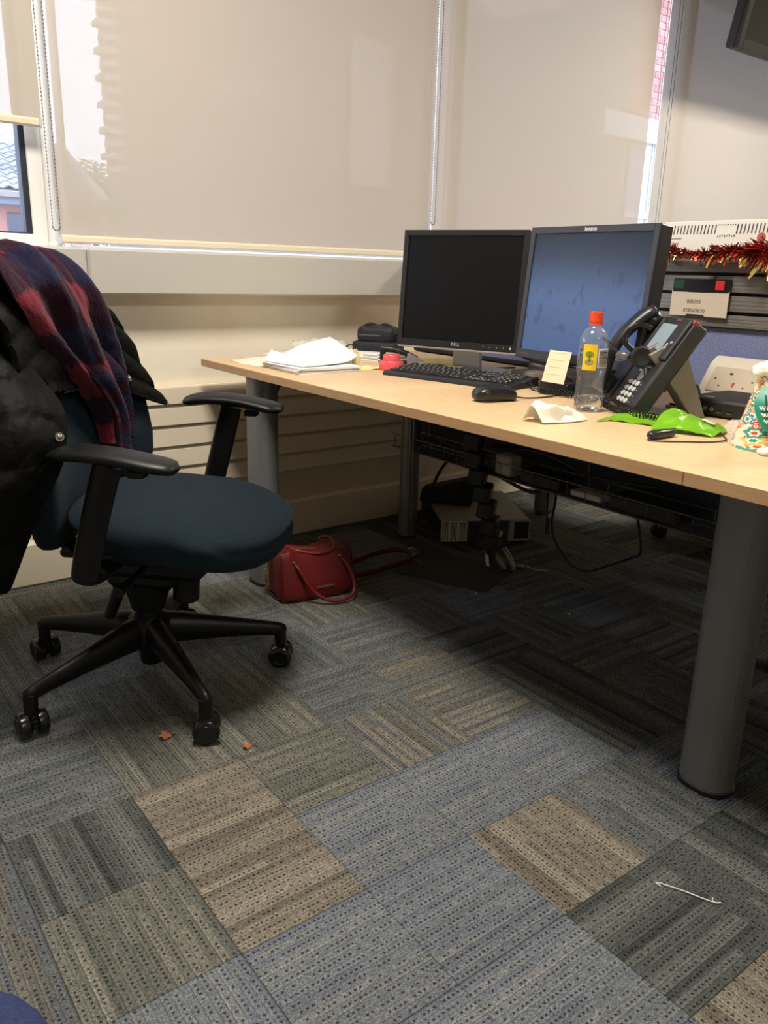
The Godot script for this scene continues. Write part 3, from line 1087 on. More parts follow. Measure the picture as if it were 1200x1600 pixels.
func build_chair() -> void:
	var plastic := mat(rgb(14, 14, 14), 0.42, 0, 0.38)
	var shine := mat(rgb(18, 18, 18), 0.22)
	var cloth := woven(rgb(31, 44, 53), 9.0, 0.5, 0.92)
	cloth.rim_enabled = true
	cloth.rim = 0.25
	cloth.rim_tint = 0.6
	var t := thing("office_chair", "dark blue swivel office chair on black star base with coat over its back", "chair", CHAIR, CHAIR_TURN)
	# star base
	var hub := mb()
	lathe(hub, [Vector2(0, 0.055), Vector2(0.027, 0.055), Vector2(0.029, 0.06), Vector2(0.031, 0.1), Vector2(0.055, 0.115), Vector2(0.06, 0.14), Vector2(0.052, 0.178), Vector2(0.036, 0.192), Vector2(0, 0.192)], 24)
	put("hub", hub, plastic, t)
	var col := mb()
	lathe(col, [Vector2(0, 0.18), Vector2(0.034, 0.18), Vector2(0.034, 0.2), Vector2(0.027, 0.205), Vector2(0.027, 0.34), Vector2(0, 0.34)], 20)
	put("gas_column", col, plastic, t)
	var leg_mesh: Mesh
	var wheel_mesh: Mesh
	var hood_mesh: Mesh
	var hubcap_mesh: Mesh
	var l := mb()
	var path := [Vector3(0.0, 0.146, 0), Vector3(0.06, 0.143, 0), Vector3(0.12, 0.136, 0), Vector3(0.2, 0.125, 0), Vector3(0.28, 0.113, 0), Vector3(0.315, 0.107, 0), Vector3(0.333, 0.103, 0), Vector3(0.343, 0.100, 0), Vector3(0.348, 0.098, 0)]
	tube(l, path, [0.044, 0.042, 0.036, 0.0275, 0.0215, 0.0195, 0.0185, 0.0155, 0.008], 16, Vector2(0.74, 1.0))
	rod(l, Vector3(0.333, 0.104, 0), Vector3(0.335, 0.052, 0), 0.0165, 14, 0.0155, 0.002)
	l.generate_normals()
	leg_mesh = l.commit()
	l = mb()
	lathe(l, [Vector2(0, -0.012), Vector2(0.026, -0.012), Vector2(0.0302, -0.0085), Vector2(0.031, 0.0), Vector2(0.0302, 0.0085), Vector2(0.026, 0.012), Vector2(0, 0.012)], 24, Transform3D(Basis(Vector3.RIGHT, PI / 2), Vector3.ZERO))
	l.generate_normals()
	wheel_mesh = l.commit()
	l = mb()
	for k in 8:
		var a := PI * k / 7.0 - 0.25
		var b := a + 0.46
		box(l, Vector3(cos((a + b) / 2) * 0.0225, sin((a + b) / 2) * 0.0225, 0), Vector3(0.008, 0.0105, 0.012), 0.001, Transform3D(Basis(), Vector3.ZERO))
	box(l, Vector3(0, 0.018, 0), Vector3(0.022, 0.026, 0.012), 0.003)
	l.generate_normals()
	hood_mesh = l.commit()
	l = mb()
	lathe(l, [Vector2(0.018, 0.0), Vector2(0.0195, 0.0005), Vector2(0.019, 0.002), Vector2(0.017, 0.0012), Vector2(0, 0.001)], 20, Transform3D(Basis(Vector3.RIGHT, PI / 2), Vector3.ZERO))
	l.generate_normals()
	hubcap_mesh = l.commit()
	var swing := [0.14, 0.3, -0.73, -0.6, 0.9]
	for k in 5:
		var a := deg_to_rad(19.0 - 45.0 + 72.0 * k)
		var leg := put_mesh("leg", leg_mesh, plastic, t)
		leg.rotation.y = -a
		var c := put_mesh("caster", hood_mesh, plastic, t)
		c.position = Vector3(cos(a) * 0.335, 0.031, sin(a) * 0.335)
		c.rotation.y = swing[k]
		for s in [-1.0, 1.0]:
			var w := put_mesh("wheel", wheel_mesh, shine, c)
			w.position = Vector3(0, 0, s * 0.0195)
			var hc := put_mesh("hubcap", hubcap_mesh, shine, c)
			hc.position = Vector3(0, 0, s * 0.0315)
			if s < 0:
				hc.rotation.y = PI
	# mechanism under the seat
	var m := mb()
	box(m, Vector3(0.04, 0.352, 0), Vector3(0.28, 0.08, 0.2), 0.02)
	box(m, Vector3(0.0, 0.305, 0), Vector3(0.19, 0.08, 0.13), 0.025)
	lathe(m, [Vector2(0.03, 0.2), Vector2(0.042, 0.205), Vector2(0.06, 0.28), Vector2(0.03, 0.29)], 20)
	box(m, Vector3(0.02, 0.395, 0), Vector3(0.3, 0.02, 0.34), 0.006)
	rod(m, Vector3(0.105, 0.36, 0), Vector3(0.1, 0.232, 0), 0.036, 18, 0.032, 0.004)
	put("mechanism", m, plastic, t)
	m = mb()
	tube(m, spline([Vector3(0.02, 0.34, 0.0), Vector3(-0.12, 0.335, 0), Vector3(-0.2, 0.36, 0), Vector3(-0.225, 0.45, 0), Vector3(-0.225, 0.62, 0)], 6), 0.026, 10, Vector2(1.3, 0.6), Vector3.UP)
	put("back_bar", m, plastic, t)
	m = mb()
	rod(m, Vector3(0.04, 0.35, 0.08), Vector3(0.045, 0.345, 0.21), 0.006, 8)
	rod(m, Vector3(0.045, 0.345, 0.19), Vector3(0.048, 0.345, 0.25), 0.01, 10, 0.012)
	rod(m, Vector3(-0.03, 0.345, 0.01), Vector3(-0.1, 0.175, 0.02), 0.02, 12, 0.015, 0.003)
	put("lever", m, plastic, t)
	# seat
	m = mb()
	var seat_bend := func(q: Vector3) -> Vector3:
		var f := clampf(q.x / 0.25, -1, 1)
		q.y += -0.018 * maxf(0.0, f - 0.2) * 2.0 + 0.012 * maxf(0.0, -f) - 0.010 * (1.0 - minf(1.0, Vector2(q.x, q.z).length() / 0.2)) * (1.0 if q.y > 0 else 0.0)
		q.z *= 1.0 + 0.05 * f
		if q.y < 0:
			q.x *= 0.96; q.z *= 0.96
		return q
	blob(m, Transform3D(Basis(Vector3.BACK, -0.03), Vector3(0.113, 0.448, 0)), Vector3(0.257, 0.072, 0.257), 0.78, 48, 20, seat_bend)
	put("seat", m, cloth, t)
	m = mb()
	blob(m, Transform3D(Basis(), Vector3(0.1, 0.408, 0)), Vector3(0.22, 0.022, 0.215), 0.5, 32, 10)
	put("seat_shell", m, plastic, t)
	# backrest
	m = mb()
	var back_bend := func(q: Vector3) -> Vector3:
		q.x += 1.35 * q.z * q.z + 0.03 * cos((q.y + 0.12) * 7.0) - 0.02
		q.z *= 1.0 - 0.28 * pow(clampf(q.y / 0.3, 0.0, 1.0), 1.6)
		return q
	blob(m, Transform3D(Basis(Vector3.BACK, 0.1), Vector3(-0.215, 0.69, 0)), Vector3(0.055, 0.315, 0.268), 0.6, 40, 22, back_bend)
	put("backrest", m, cloth, t)
	# arms: pad, curved upright
	for s in [-1.0, 1.0]:
		var y := 0.66 if s > 0 else 0.68
		var f0 := -0.05 if s > 0 else -0.01
		m = mb()
		var pad := spline([Vector3(f0, y - 0.004, s * 0.30), Vector3(f0 + 0.06, y + 0.008, s * 0.31), Vector3(f0 + 0.15, y + 0.006, s * 0.318), Vector3(f0 + 0.23, y - 0.006, s * 0.315), Vector3(f0 + 0.275, y - 0.014, s * 0.305)], 5)
		var rr := []
		for k in pad.size():
			var u := float(k) / (pad.size() - 1)
			rr.append(0.042 * pow(maxf(0.0, 1.0 - pow(absf(u * 2 - 1), 5.0)), 0.4) + 0.004)
		tube(m, pad, rr, 18, Vector2(1.0, 0.36), Vector3.UP)
		var arm := put("armrest", m, plastic, t)
		m = mb()
		var fs := 0.0 if s > 0 else 0.045
		var up := spline([Vector3(fs, 0.385, s * 0.18), Vector3(fs, 0.385, s * 0.28), Vector3(fs + 0.012, 0.42, s * 0.312), Vector3(fs + 0.042, 0.53, s * 0.314), Vector3(fs + 0.078, y - 0.012, s * 0.314)], 5)
		tube(m, up, 0.030, 14, Vector2(0.45, 1.0), Vector3.RIGHT)
		put("arm_post", m, plastic, arm)
		m = mb()
		box(m, Vector3(f0 + 0.19, y - 0.026, s * 0.314), Vector3(0.035, 0.016, 0.03), 0.003)
		put("height_button", m, plastic, arm)

func puff(p: Vector3, v: float, fine := 0.006) -> float:   # quilting rows and creases
	var row := absf(sin(v * PI))
	return 0.015 * pow(row, 0.4) + fine * lumps.get_noise_3dv(p * 14.0) + 0.5 * fine * lumps.get_noise_3dv(p * 34.0)

func build_coat() -> void:
	var shell := mat(rgb(13, 13, 12), 0.6, 0, 0.22)
	shell.normal_enabled = true
	shell.normal_texture = noise_tex(0.03, 41, 0, 1, 256, 5.0, 5)
	shell.normal_scale = 0.5
	tri_map(shell, Vector3.ONE * 4.0)
	var lining := mat(rgb(16, 16, 17), 0.7)
	var metal := mat(rgb(190, 188, 184), 0.25, 0.95)
	var t := thing("coat", "black quilted winter coat hung over the back of the chair", "coat", CHAIR, CHAIR_TURN)
	# body: rows from the hem behind, over the top, down to the hem in front; columns from the near side (z +) to the far side
	var g := [
		[Vector3(-0.36, 0.46, 0.30), Vector3(-0.37, 0.44, 0.16), Vector3(-0.38, 0.44, 0.03), Vector3(-0.35, 0.46, -0.12), Vector3(-0.13, 0.60, -0.305)],
		[Vector3(-0.35, 0.74, 0.30), Vector3(-0.37, 0.74, 0.16), Vector3(-0.38, 0.74, 0.03), Vector3(-0.34, 0.74, -0.12), Vector3(-0.13, 0.70, -0.30)],
		[Vector3(-0.31, 0.92, 0.29), Vector3(-0.32, 0.96, 0.16), Vector3(-0.32, 0.98, 0.03), Vector3(-0.28, 0.95, -0.08), Vector3(-0.19, 0.87, -0.18)],
		[Vector3(-0.23, 0.97, 0.28), Vector3(-0.23, 1.005, 0.16), Vector3(-0.22, 1.015, 0.03), Vector3(-0.195, 0.99, -0.065), Vector3(-0.155, 0.93, -0.14)],
		[Vector3(-0.15, 0.91, 0.28), Vector3(-0.15, 0.955, 0.16), Vector3(-0.15, 0.965, 0.03), Vector3(-0.145, 0.935, -0.085), Vector3(-0.12, 0.85, -0.20)],
		[Vector3(-0.13, 0.82, 0.28), Vector3(-0.14, 0.85, 0.16), Vector3(-0.145, 0.86, 0.03), Vector3(-0.135, 0.83, -0.10), Vector3(-0.095, 0.75, -0.245)],
		[Vector3(-0.12, 0.74, 0.28), Vector3(-0.13, 0.75, 0.16), Vector3(-0.145, 0.745, 0.03), Vector3(-0.125, 0.728, -0.12), Vector3(-0.06, 0.668, -0.283)],
	]
	var body := func(u: float, v: float) -> Vector3:
		var p := bicubic(g, u, v)
		var out := Vector3(0.6 if v > 0.5 else -0.6, 0.5, 0.0).normalized()
		return p + out * puff(p, v * 8.0 + 0.35 * sin(u * 5.0))
	var s := mb()
	sheet(s, body, 44, 60, 0.014)
	put("body", s, shell, t)
	# the rolled hem with its zip teeth
	var hem := []
	for k in 25:
		hem.append(body.call(k / 24.0 * 0.62 + 0.38, 1.0) + Vector3(0.001, -0.002, 0))
	s = mb()
	tube(s, hem, 0.0065, 8)
	put("hem", s, shell, t)
	s = mb()
	for k in 48:
		var p: Vector3 = along(hem, k / 47.0) + Vector3(0.007, -0.003, 0)
		box(s, p, Vector3(0.003, 0.0022, 0.0022))
	put("zip_teeth", s, metal, t).set_meta("kind", "stuff")
	# front panel hanging over the near side of the chair
	var f := [
		[Vector3(-0.21, 0.887, 0.20), Vector3(-0.23, 0.89, 0.28), Vector3(-0.27, 0.87, 0.34), Vector3(-0.36, 0.84, 0.38)],
		[Vector3(-0.15, 0.838, 0.215), Vector3(-0.17, 0.835, 0.29), Vector3(-0.23, 0.80, 0.37), Vector3(-0.36, 0.76, 0.41)],
		[Vector3(-0.096, 0.79, 0.23), Vector3(-0.12, 0.78, 0.31), Vector3(-0.21, 0.74, 0.39), Vector3(-0.36, 0.70, 0.43)],
		[Vector3(-0.048, 0.742, 0.25), Vector3(-0.08, 0.73, 0.33), Vector3(-0.19, 0.68, 0.40), Vector3(-0.36, 0.64, 0.44)],
		[Vector3(-0.033, 0.677, 0.275), Vector3(-0.07, 0.66, 0.345), Vector3(-0.18, 0.60, 0.41), Vector3(-0.36, 0.56, 0.44)],
		[Vector3(-0.05, 0.617, 0.285), Vector3(-0.09, 0.59, 0.345), Vector3(-0.19, 0.53, 0.40), Vector3(-0.36, 0.50, 0.43)],
		[Vector3(-0.095, 0.545, 0.285), Vector3(-0.13, 0.52, 0.335), Vector3(-0.21, 0.46, 0.375), Vector3(-0.36, 0.44, 0.40)],
		[Vector3(-0.133, 0.47, 0.28), Vector3(-0.17, 0.44, 0.32), Vector3(-0.23, 0.40, 0.35), Vector3(-0.35, 0.38, 0.37)],
		[Vector3(-0.188, 0.356, 0.28), Vector3(-0.195, 0.345, 0.30), Vector3(-0.24, 0.36, 0.33), Vector3(-0.33, 0.37, 0.345)],
	]
	var panel := func(u: float, v: float) -> Vector3:
		var p := bicubic(f, u, v)
		var out := Vector3(0.5, 0.15, 0.8).normalized()
		return p + out * (puff(p, v * 6.5 + 0.8 * sin(u * 3.0), 0.008) * minf(1.0, u * 8.0))
	s = mb()
	sheet(s, panel, 40, 56, 0.016)
	put("front_panel", s, shell, t)
	# the dark inside between panel and backrest
	var inn := [
		[Vector3(-0.22, 0.92, 0.10), Vector3(-0.23, 0.92, 0.20), Vector3(-0.25, 0.91, 0.28)],
		[Vector3(-0.185, 0.82, 0.08), Vector3(-0.185, 0.80, 0.19), Vector3(-0.19, 0.78, 0.28)],
		[Vector3(-0.16, 0.68, 0.06), Vector3(-0.15, 0.66, 0.19), Vector3(-0.155, 0.64, 0.29)],
		[Vector3(-0.16, 0.56, 0.10), Vector3(-0.155, 0.54, 0.20), Vector3(-0.18, 0.52, 0.28)],
	]
	s = mb()
	sheet(s, func(u: float, v: float) -> Vector3:
		var p := bicubic(inn, u, v)
		return p + Vector3(0.006, 0, 0.006) * lumps.get_noise_3dv(p * 20.0), 16, 20, 0.01)
	put("lining", s, lining, t)
	# snaps
	var spots := [[bicubic(g, 0.82, 0.945), Vector3(0.95, 0.3, -0.1)], [bicubic(f, 0.1, 0.46), Vector3(0.75, 0.1, 0.65)]]
	for q in spots:
		s = mb()
		var nrm: Vector3 = q[1].normalized()
		var c: Vector3 = q[0] + nrm * 0.029
		rod(s, c - nrm * 0.008, c, 0.0095, 16, 0.009)
		rod(s, c, c + nrm * 0.002, 0.0055, 12, 0.003)
		put("snap", s, metal, t)

func build_scarf() -> void:
	# brushed check: broad maroon and navy bands both ways
	var n := 512
	var data := PackedByteArray()
	data.resize(n * n * 3)
	var red := Color8(112, 38, 50)
	var navy := Color8(36, 39, 62)
	for y in n:
		for x in n:
			var wob := lumps.get_noise_2d(x * 0.05, y * 0.05) * 9.0
			var a := 1.0 if fposmod(x + wob, 256.0) < 132.0 else 0.0
			var b := 1.0 if fposmod(y + wob * 1.3 + 40.0, 128.0) < 66.0 else 0.0
			var k := a * 0.5 + b * 0.5
			k = 0.06 if k < 0.1 else (0.95 if k > 0.9 else 0.42)
			var c := navy.lerp(red, k) * rng.randf_range(0.72, 1.16)
			if k > 0.3 and k < 0.6:
				c = c * 0.72
			var at := (y * n + x) * 3
			data[at] = clampi(c.r8, 0, 255)
			data[at + 1] = clampi(c.g8, 0, 255)
			data[at + 2] = clampi(c.b8, 0, 255)
	var wool := mat(Color.WHITE, 1.0, 0, 0.1)
	wool.albedo_texture = ImageTexture.create_from_image(Image.create_from_data(n, n, false, Image.FORMAT_RGB8, data))
	wool.rim_enabled = true
	wool.rim = 0.15
	wool.rim_tint = 0.5
	wool.heightmap_enabled = true
	wool.heightmap_texture = noise_tex(0.12, 61, 0, 1, 256)
	wool.heightmap_scale = 0.15
	var t := thing("scarf", "maroon and navy checked wool scarf hanging over the coat on the chair", "scarf", CHAIR, CHAIR_TURN)
	var g := [
		[Vector3(-0.42, 0.80, 0.26), Vector3(-0.43, 0.80, 0.18), Vector3(-0.435, 0.80, 0.1), Vector3(-0.43, 0.80, 0.03), Vector3(-0.41, 0.80, -0.04)],
		[Vector3(-0.35, 0.98, 0.26), Vector3(-0.36, 1.0, 0.18), Vector3(-0.365, 1.01, 0.1), Vector3(-0.36, 1.005, 0.03), Vector3(-0.34, 0.99, -0.04)],
		[Vector3(-0.225, 1.02, 0.26), Vector3(-0.225, 1.035, 0.18), Vector3(-0.225, 1.045, 0.1), Vector3(-0.22, 1.04, 0.04), Vector3(-0.20, 1.02, -0.03)],
		[Vector3(-0.165, 0.94, 0.255), Vector3(-0.155, 0.965, 0.17), Vector3(-0.15, 0.97, 0.09), Vector3(-0.15, 0.965, 0.0), Vector3(-0.15, 0.945, -0.075)],
		[Vector3(-0.165, 0.86, 0.17), Vector3(-0.150, 0.865, 0.10), Vector3(-0.145, 0.87, 0.03), Vector3(-0.145, 0.865, -0.045), Vector3(-0.145, 0.85, -0.115)],
		[Vector3(-0.165, 0.775, 0.05), Vector3(-0.155, 0.775, 0.01), Vector3(-0.15, 0.775, -0.04), Vector3(-0.15, 0.775, -0.09), Vector3(-0.148, 0.765, -0.145)],
		[Vector3(-0.165, 0.69, -0.04), Vector3(-0.15, 0.69, -0.065), Vector3(-0.145, 0.688, -0.095), Vector3(-0.145, 0.688, -0.125), Vector3(-0.15, 0.685, -0.158)],
		[Vector3(-0.165, 0.605, -0.065), Vector3(-0.15, 0.60, -0.08), Vector3(-0.145, 0.597, -0.105), Vector3(-0.148, 0.598, -0.13), Vector3(-0.155, 0.60, -0.158)],
	]
	var f := func(u: float, v: float) -> Vector3:
		var p := bicubic(g, u, v)
		var deep := 0.012 + 0.014 * smoothstep(0.25, 0.9, v)
		var fold := sin((u + 0.05 * sin(v * 7.0)) * 15.0 + 0.8 * sin(v * 4.0)) * deep
		var ridge := 0.016 * exp(-pow((u - 0.33 - 0.12 * v) / 0.05, 2.0)) + 0.014 * exp(-pow((u - 0.66) / 0.06, 2.0))
		return p + Vector3(0.85, 0.5 * (1.0 - v), 0.0) * (fold + ridge + 0.043) + Vector3(0.004, 0.003, 0.004) * lumps.get_noise_3dv(p * 22.0)
	var s := mb()
	sheet(s, f, 60, 80, 0.008)
	put("cloth", s, wool, t)
	# the tucked second layer whose end curls at the bottom
	var f2 := func(u: float, v: float) -> Vector3:
		var p := bicubic(g, 0.25 + 0.6 * u, 0.55 + 0.47 * v)
		var fold := sin(u * 12.0 + 2.0) * 0.012
		return p + Vector3(lerpf(0.008, 0.058 + fold, smoothstep(0.0, 0.4, v)), -0.012 * v - 0.02 * v * sin(u * 5.0), 0.0)
	s = mb()
	sheet(s, f2, 36, 30, 0.009)
	put("tucked_end", s, wool, t)

func build_monitors() -> void:
	var black := mat(rgb(30, 30, 31), 0.4)
	var silver := mat(rgb(206, 204, 199), 0.35, 0.3)
	var buttons := mat(rgb(150, 148, 140), 0.4, 0.3)
	# square silver-footed monitor
	var t := thing("monitor", "black monitor with silver foot, farther from the camera, beside the paper stack", "monitor", Vector3(1.818, DT, 0.768), deg_to_rad(-67.4))
	var xf := Transform3D(Basis(Vector3.RIGHT, deg_to_rad(-4.9)), Vector3(0, 0.256, 0.1))
	var w := 0.417
	var h := 0.353
	monitor_head(t, xf, w, h, 0.0165, 0.0165, 0.021, black, silver, 0.42)
	var s := mb()
	box(s, Vector3(0, -h / 2 - 0.002, -0.012), Vector3(w - 0.002, 0.008, 0.022), 0.003, xf)
	put("silver_strip", s, silver, t)
	words("DELL", 0.0125, mat(rgb(206, 206, 204), 0.3, 0.3), t, xf * Transform3D(Basis(), Vector3(0, -h / 2 + 0.0125, 0.0005)), 0.0012, "logo", true)
	for k in 5:
		s = mb()
		rod(s, Vector3(0.095 + k * 0.022, -h / 2 + 0.0115, -0.001), Vector3(0.095 + k * 0.022, -h / 2 + 0.0115, 0.0012), 0.0022 if k < 4 else 0.0034, 10)
		var b := put("button", s, buttons if k < 4 else mat(rgb(225, 205, 150), 0.3), t)
		b.transform = xf
	s = mb()
	prism(s, [Vector2(-0.05, 0), Vector2(0.05, 0), Vector2(0.042, 0.25), Vector2(-0.042, 0.25)], 0.0, 0.016, Transform3D(Basis(), Vector3(0, 0.01, 0.01)), 0.003)
	box(s, Vector3(0, 0.25, 0.045), Vector3(0.08, 0.08, 0.05), 0.005)
	put("stand_neck", s, silver, t)
	s = mb()
	prism(s, rounded(0.26, 0.19, 0.05, 6), 0.0, 0.012, Transform3D(upright().basis, Vector3(0, 0, 0.03)), 0.004)
	put("stand_base", s, silver, t)
	# dark framed monitor turned square to the chair
	t = thing("monitor", "dark framed monitor with a dull blue reflection painted on its screen behind the water bottle", "monitor", Vector3(1.80, DT, 1.305), deg_to_rad(-92.5))
	xf = Transform3D(Basis(Vector3.RIGHT, deg_to_rad(-4.8)), Vector3(0, 0.257, 0.1))
	w = 0.424
	h = 0.348
	var frame := mat(rgb(52, 53, 58), 0.45, 0.1)
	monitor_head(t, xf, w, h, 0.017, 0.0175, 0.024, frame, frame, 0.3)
	words("lenovo", 0.0125, mat(rgb(214, 216, 220), 0.3, 0.2), t, xf * Transform3D(Basis(), Vector3(0, h / 2 - 0.0085, 0.0005)), 0.0012, "logo", true)
	words("ThinkVision", 0.007, mat(rgb(150, 60, 62), 0.4), t, xf * Transform3D(Basis(), Vector3(-w / 2 + 0.032, -h / 2 + 0.012, 0.0005)), 0.001, "model_mark")
	s = mb()
	prism(s, oval(0.017, 0.006), -0.0005, 0.0015, Transform3D(Basis(), Vector3(w / 2 - 0.06, -h / 2 + 0.011, 0)))
	put("button", s, frame, t).transform = xf
	s = mb()
	prism(s, [Vector2(-0.06, 0), Vector2(0.06, 0), Vector2(0.05, 0.24), Vector2(-0.05, 0.24)], 0.0, 0.02, Transform3D(Basis(), Vector3(0, 0.01, -0.01)), 0.004)
	box(s, Vector3(0, 0.24, 0.035), Vector3(0.09, 0.08, 0.06), 0.005)
	put("stand_neck", s, black, t)
	s = mb()
	prism(s, rounded(0.25, 0.2, 0.03, 5), 0.0, 0.014, Transform3D(upright().basis, Vector3(0.0, 0, 0.0)), 0.004)
	put("stand_base", s, black, t)

func monitor_head(t: Node3D, xf: Transform3D, w: float, h: float, side: float, top: float, low: float, front: Material, _trim: Material, gloss: float) -> void:
	var s := mb()
	box(s, Vector3(0, 0, -0.027), Vector3(w, h, 0.046), 0.004, xf)
	box(s, Vector3(0, 0, -0.058), Vector3(w * 0.72, h * 0.68, 0.03), 0.012, xf)
	put("housing", s, front, t)
	s = mb()
	box(s, Vector3(-w / 2 + side / 2, 0, -0.002), Vector3(side, h, 0.006), 0.0015, xf)
	box(s, Vector3(w / 2 - side / 2, 0, -0.002), Vector3(side, h, 0.006), 0.0015, xf)
	box(s, Vector3(0, h / 2 - top / 2, -0.002), Vector3(w - 2 * side + 0.002, top, 0.0058), 0.0012, xf)
	box(s, Vector3(0, -h / 2 + low / 2, -0.002), Vector3(w - 2 * side + 0.002, low, 0.0058), 0.0012, xf)
	put("bezel", s, front, t)
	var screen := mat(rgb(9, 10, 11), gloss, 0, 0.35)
	if gloss < 0.4:   # reflection of the uncovered window painted as a blue glow, smudged by fingers
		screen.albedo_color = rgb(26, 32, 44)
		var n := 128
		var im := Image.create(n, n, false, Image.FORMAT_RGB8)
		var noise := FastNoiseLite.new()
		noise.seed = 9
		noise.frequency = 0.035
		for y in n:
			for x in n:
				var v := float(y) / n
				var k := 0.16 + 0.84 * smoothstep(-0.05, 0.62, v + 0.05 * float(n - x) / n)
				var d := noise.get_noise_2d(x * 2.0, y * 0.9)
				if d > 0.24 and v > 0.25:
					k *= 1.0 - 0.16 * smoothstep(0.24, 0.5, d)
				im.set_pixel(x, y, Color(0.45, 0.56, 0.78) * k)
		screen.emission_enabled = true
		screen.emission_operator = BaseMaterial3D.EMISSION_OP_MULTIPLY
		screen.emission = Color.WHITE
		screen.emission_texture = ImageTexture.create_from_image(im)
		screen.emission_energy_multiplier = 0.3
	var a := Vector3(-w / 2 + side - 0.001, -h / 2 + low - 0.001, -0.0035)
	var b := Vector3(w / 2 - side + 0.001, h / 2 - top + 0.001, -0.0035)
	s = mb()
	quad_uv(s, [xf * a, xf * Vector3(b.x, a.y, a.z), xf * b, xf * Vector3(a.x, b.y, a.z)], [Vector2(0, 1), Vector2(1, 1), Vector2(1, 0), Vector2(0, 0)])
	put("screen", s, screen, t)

func cable(called: String, label: String, pts: Array, r: float, m: Material, group := "") -> MeshInstance3D:
	var s := mb()
	tube(s, spline(pts, 8), r, 8)
	var o := put(called, s, m)
	tag(o, label, "cable", group)
	return o

func build_keyboard_mouse() -> void:
	var black := mat(rgb(34, 34, 35), 0.5)
	var keycap := mat(rgb(26, 26, 27), 0.38)
	var t := thing("keyboard", "black computer keyboard with white legends in front of the monitors", "keyboard", Vector3(1.627, DT, 0.927), deg_to_rad(-76.9))
	var s := mb()
	var prof := [Vector2(-0.08, 0.0), Vector2(0.08, 0.0), Vector2(0.08, 0.008), Vector2(0.072, 0.013), Vector2(-0.07, 0.026), Vector2(-0.08, 0.024)]
	prism(s, prof, -0.2275, 0.2275, Transform3D(Basis(Vector3.BACK, Vector3.UP, Vector3.LEFT), Vector3.ZERO), 0.002)
	put("body", s, black, t)
	var widths := {1.0: null, 1.5: null, 2.0: null, 6.0: null}
	for k in widths:
		var m := mb()
		var w: float = 0.0188 * k - 0.0022
		prism(m, rounded(w, 0.0165, 0.002, 2), 0.0, 0.006, upright(), 0.0016)
		m.generate_normals()
		widths[k] = m.commit()
	var legend := mb()
	box(legend, Vector3.ZERO, Vector3(0.0042, 0.0004, 0.0042))
	legend.generate_normals()
	var lm := legend.commit()
	var white := mat(rgb(200, 200, 198), 0.5)
	var slope := Transform3D(Basis(Vector3.RIGHT, 0.088), Vector3(0, 0.0175, 0))
	var rows := [
		[1.0, 0.0, 1.0, 1.0, 1.0, 1.0, 0.0, 1.0, 1.0, 1.0, 1.0, 0.0, 1.0, 1.0, 1.0, 1.0],
		[1.0, 1.0, 1.0, 1.0, 1.0, 1.0, 1.0, 1.0, 1.0, 1.0, 1.0, 1.0, 1.0, 2.0],
		[1.5, 1.0, 1.0, 1.0, 1.0, 1.0, 1.0, 1.0, 1.0, 1.0, 1.0, 1.0, 1.0, 1.5],
		[1.5, 1.0, 1.0, 1.0, 1.0, 1.0, 1.0, 1.0, 1.0, 1.0, 1.0, 1.0, 1.0, 1.5],
		[1.0, 1.0, 1.0, 1.0, 1.0, 1.0, 1.0, 1.0, 1.0, 1.0, 1.0, 1.0, 1.0, 2.0],
		[1.5, 1.0, 1.5, 6.0, 1.5, 1.0, 1.0, 1.5],
	]
	for r in 6:
		var x := -0.217
		var z := -0.057 + r * 0.0212
		var line: Array = rows[r].duplicate()
		var right := [0.25, 1.0, 1.0, 1.0, 0.25, 1.0, 1.0, 1.0, 1.0]
		if r in [3]:
			right = [0.25, 0.0, 0.0, 0.0, 0.25, 1.0, 1.0, 1.0]
		elif r == 4:
			right = [0.25, 0.0, 1.0, 0.0, 0.25, 1.0, 1.0, 1.0, 1.0]
		for k in line + right:
			if k < 0.5:
				x += 0.0188 * (1.0 if k == 0.0 else k) * (0.6 if k == 0.0 and r == 0 else 1.0)
				continue
			var key := put_mesh("key", widths[k], keycap, t)
			key.transform = slope * Transform3D(Basis(), Vector3(x + 0.0094 * k, 0, z))
			if k < 1.2:
				var g := put_mesh("legend", lm, white, key)
				g.position = Vector3(-0.002, 0.0061, -0.0022)
			x += 0.0188 * k
	var m := thing("mouse", "black computer mouse with a red wheel in front of the keyboard", "mouse", Vector3(1.44, DT, 1.272), deg_to_rad(-14))
	s = mb()
	var bend := func(q: Vector3) -> Vector3:
		q.y = maxf(q.y, -0.012)
		q.y += 0.008 * cos((q.x + 0.012) / 0.062 * 1.4)
		q.z *= 1.0 - 0.14 * sin((q.x + 0.02) * 40.0)
		return q
	blob(s, Transform3D(Basis(), Vector3(0, 0.012, 0)), Vector3(0.06, 0.022, 0.032), 0.75, 32, 16, bend)
	put("body", s, mat(rgb(30, 30, 31), 0.3), m)
	s = mb()
	lathe(s, [Vector2(0, -0.003), Vector2(0.0085, -0.003), Vector2(0.0095, 0), Vector2(0.0085, 0.003), Vector2(0, 0.003)], 16, Transform3D(Basis(Vector3.RIGHT, PI / 2), Vector3(0.03, 0.029, 0)))
	put("wheel", s, mat(rgb(190, 44, 52), 0.5), m)
	s = mb()
	tube(s, [Vector3(0.022, 0.0372, 0), Vector3(0.045, 0.031, 0), Vector3(0.058, 0.022, 0)], 0.0008, 6)
	put("button_groove", s, mat(rgb(12, 12, 12), 0.6), m)
	var rubber := mat(rgb(22, 22, 22), 0.5)
	var y := DT + 0.0025
	cable("mouse_cable", "thin black cable running from the mouse past the bottle", [Vector3(1.496, y + 0.006, 1.286), Vector3(1.54, y, 1.29), Vector3(1.60, y, 1.30), Vector3(1.66, y, 1.29), Vector3(1.72, y, 1.27), Vector3(1.78, y, 1.22)], 0.0018, rubber, "thin desk cables")
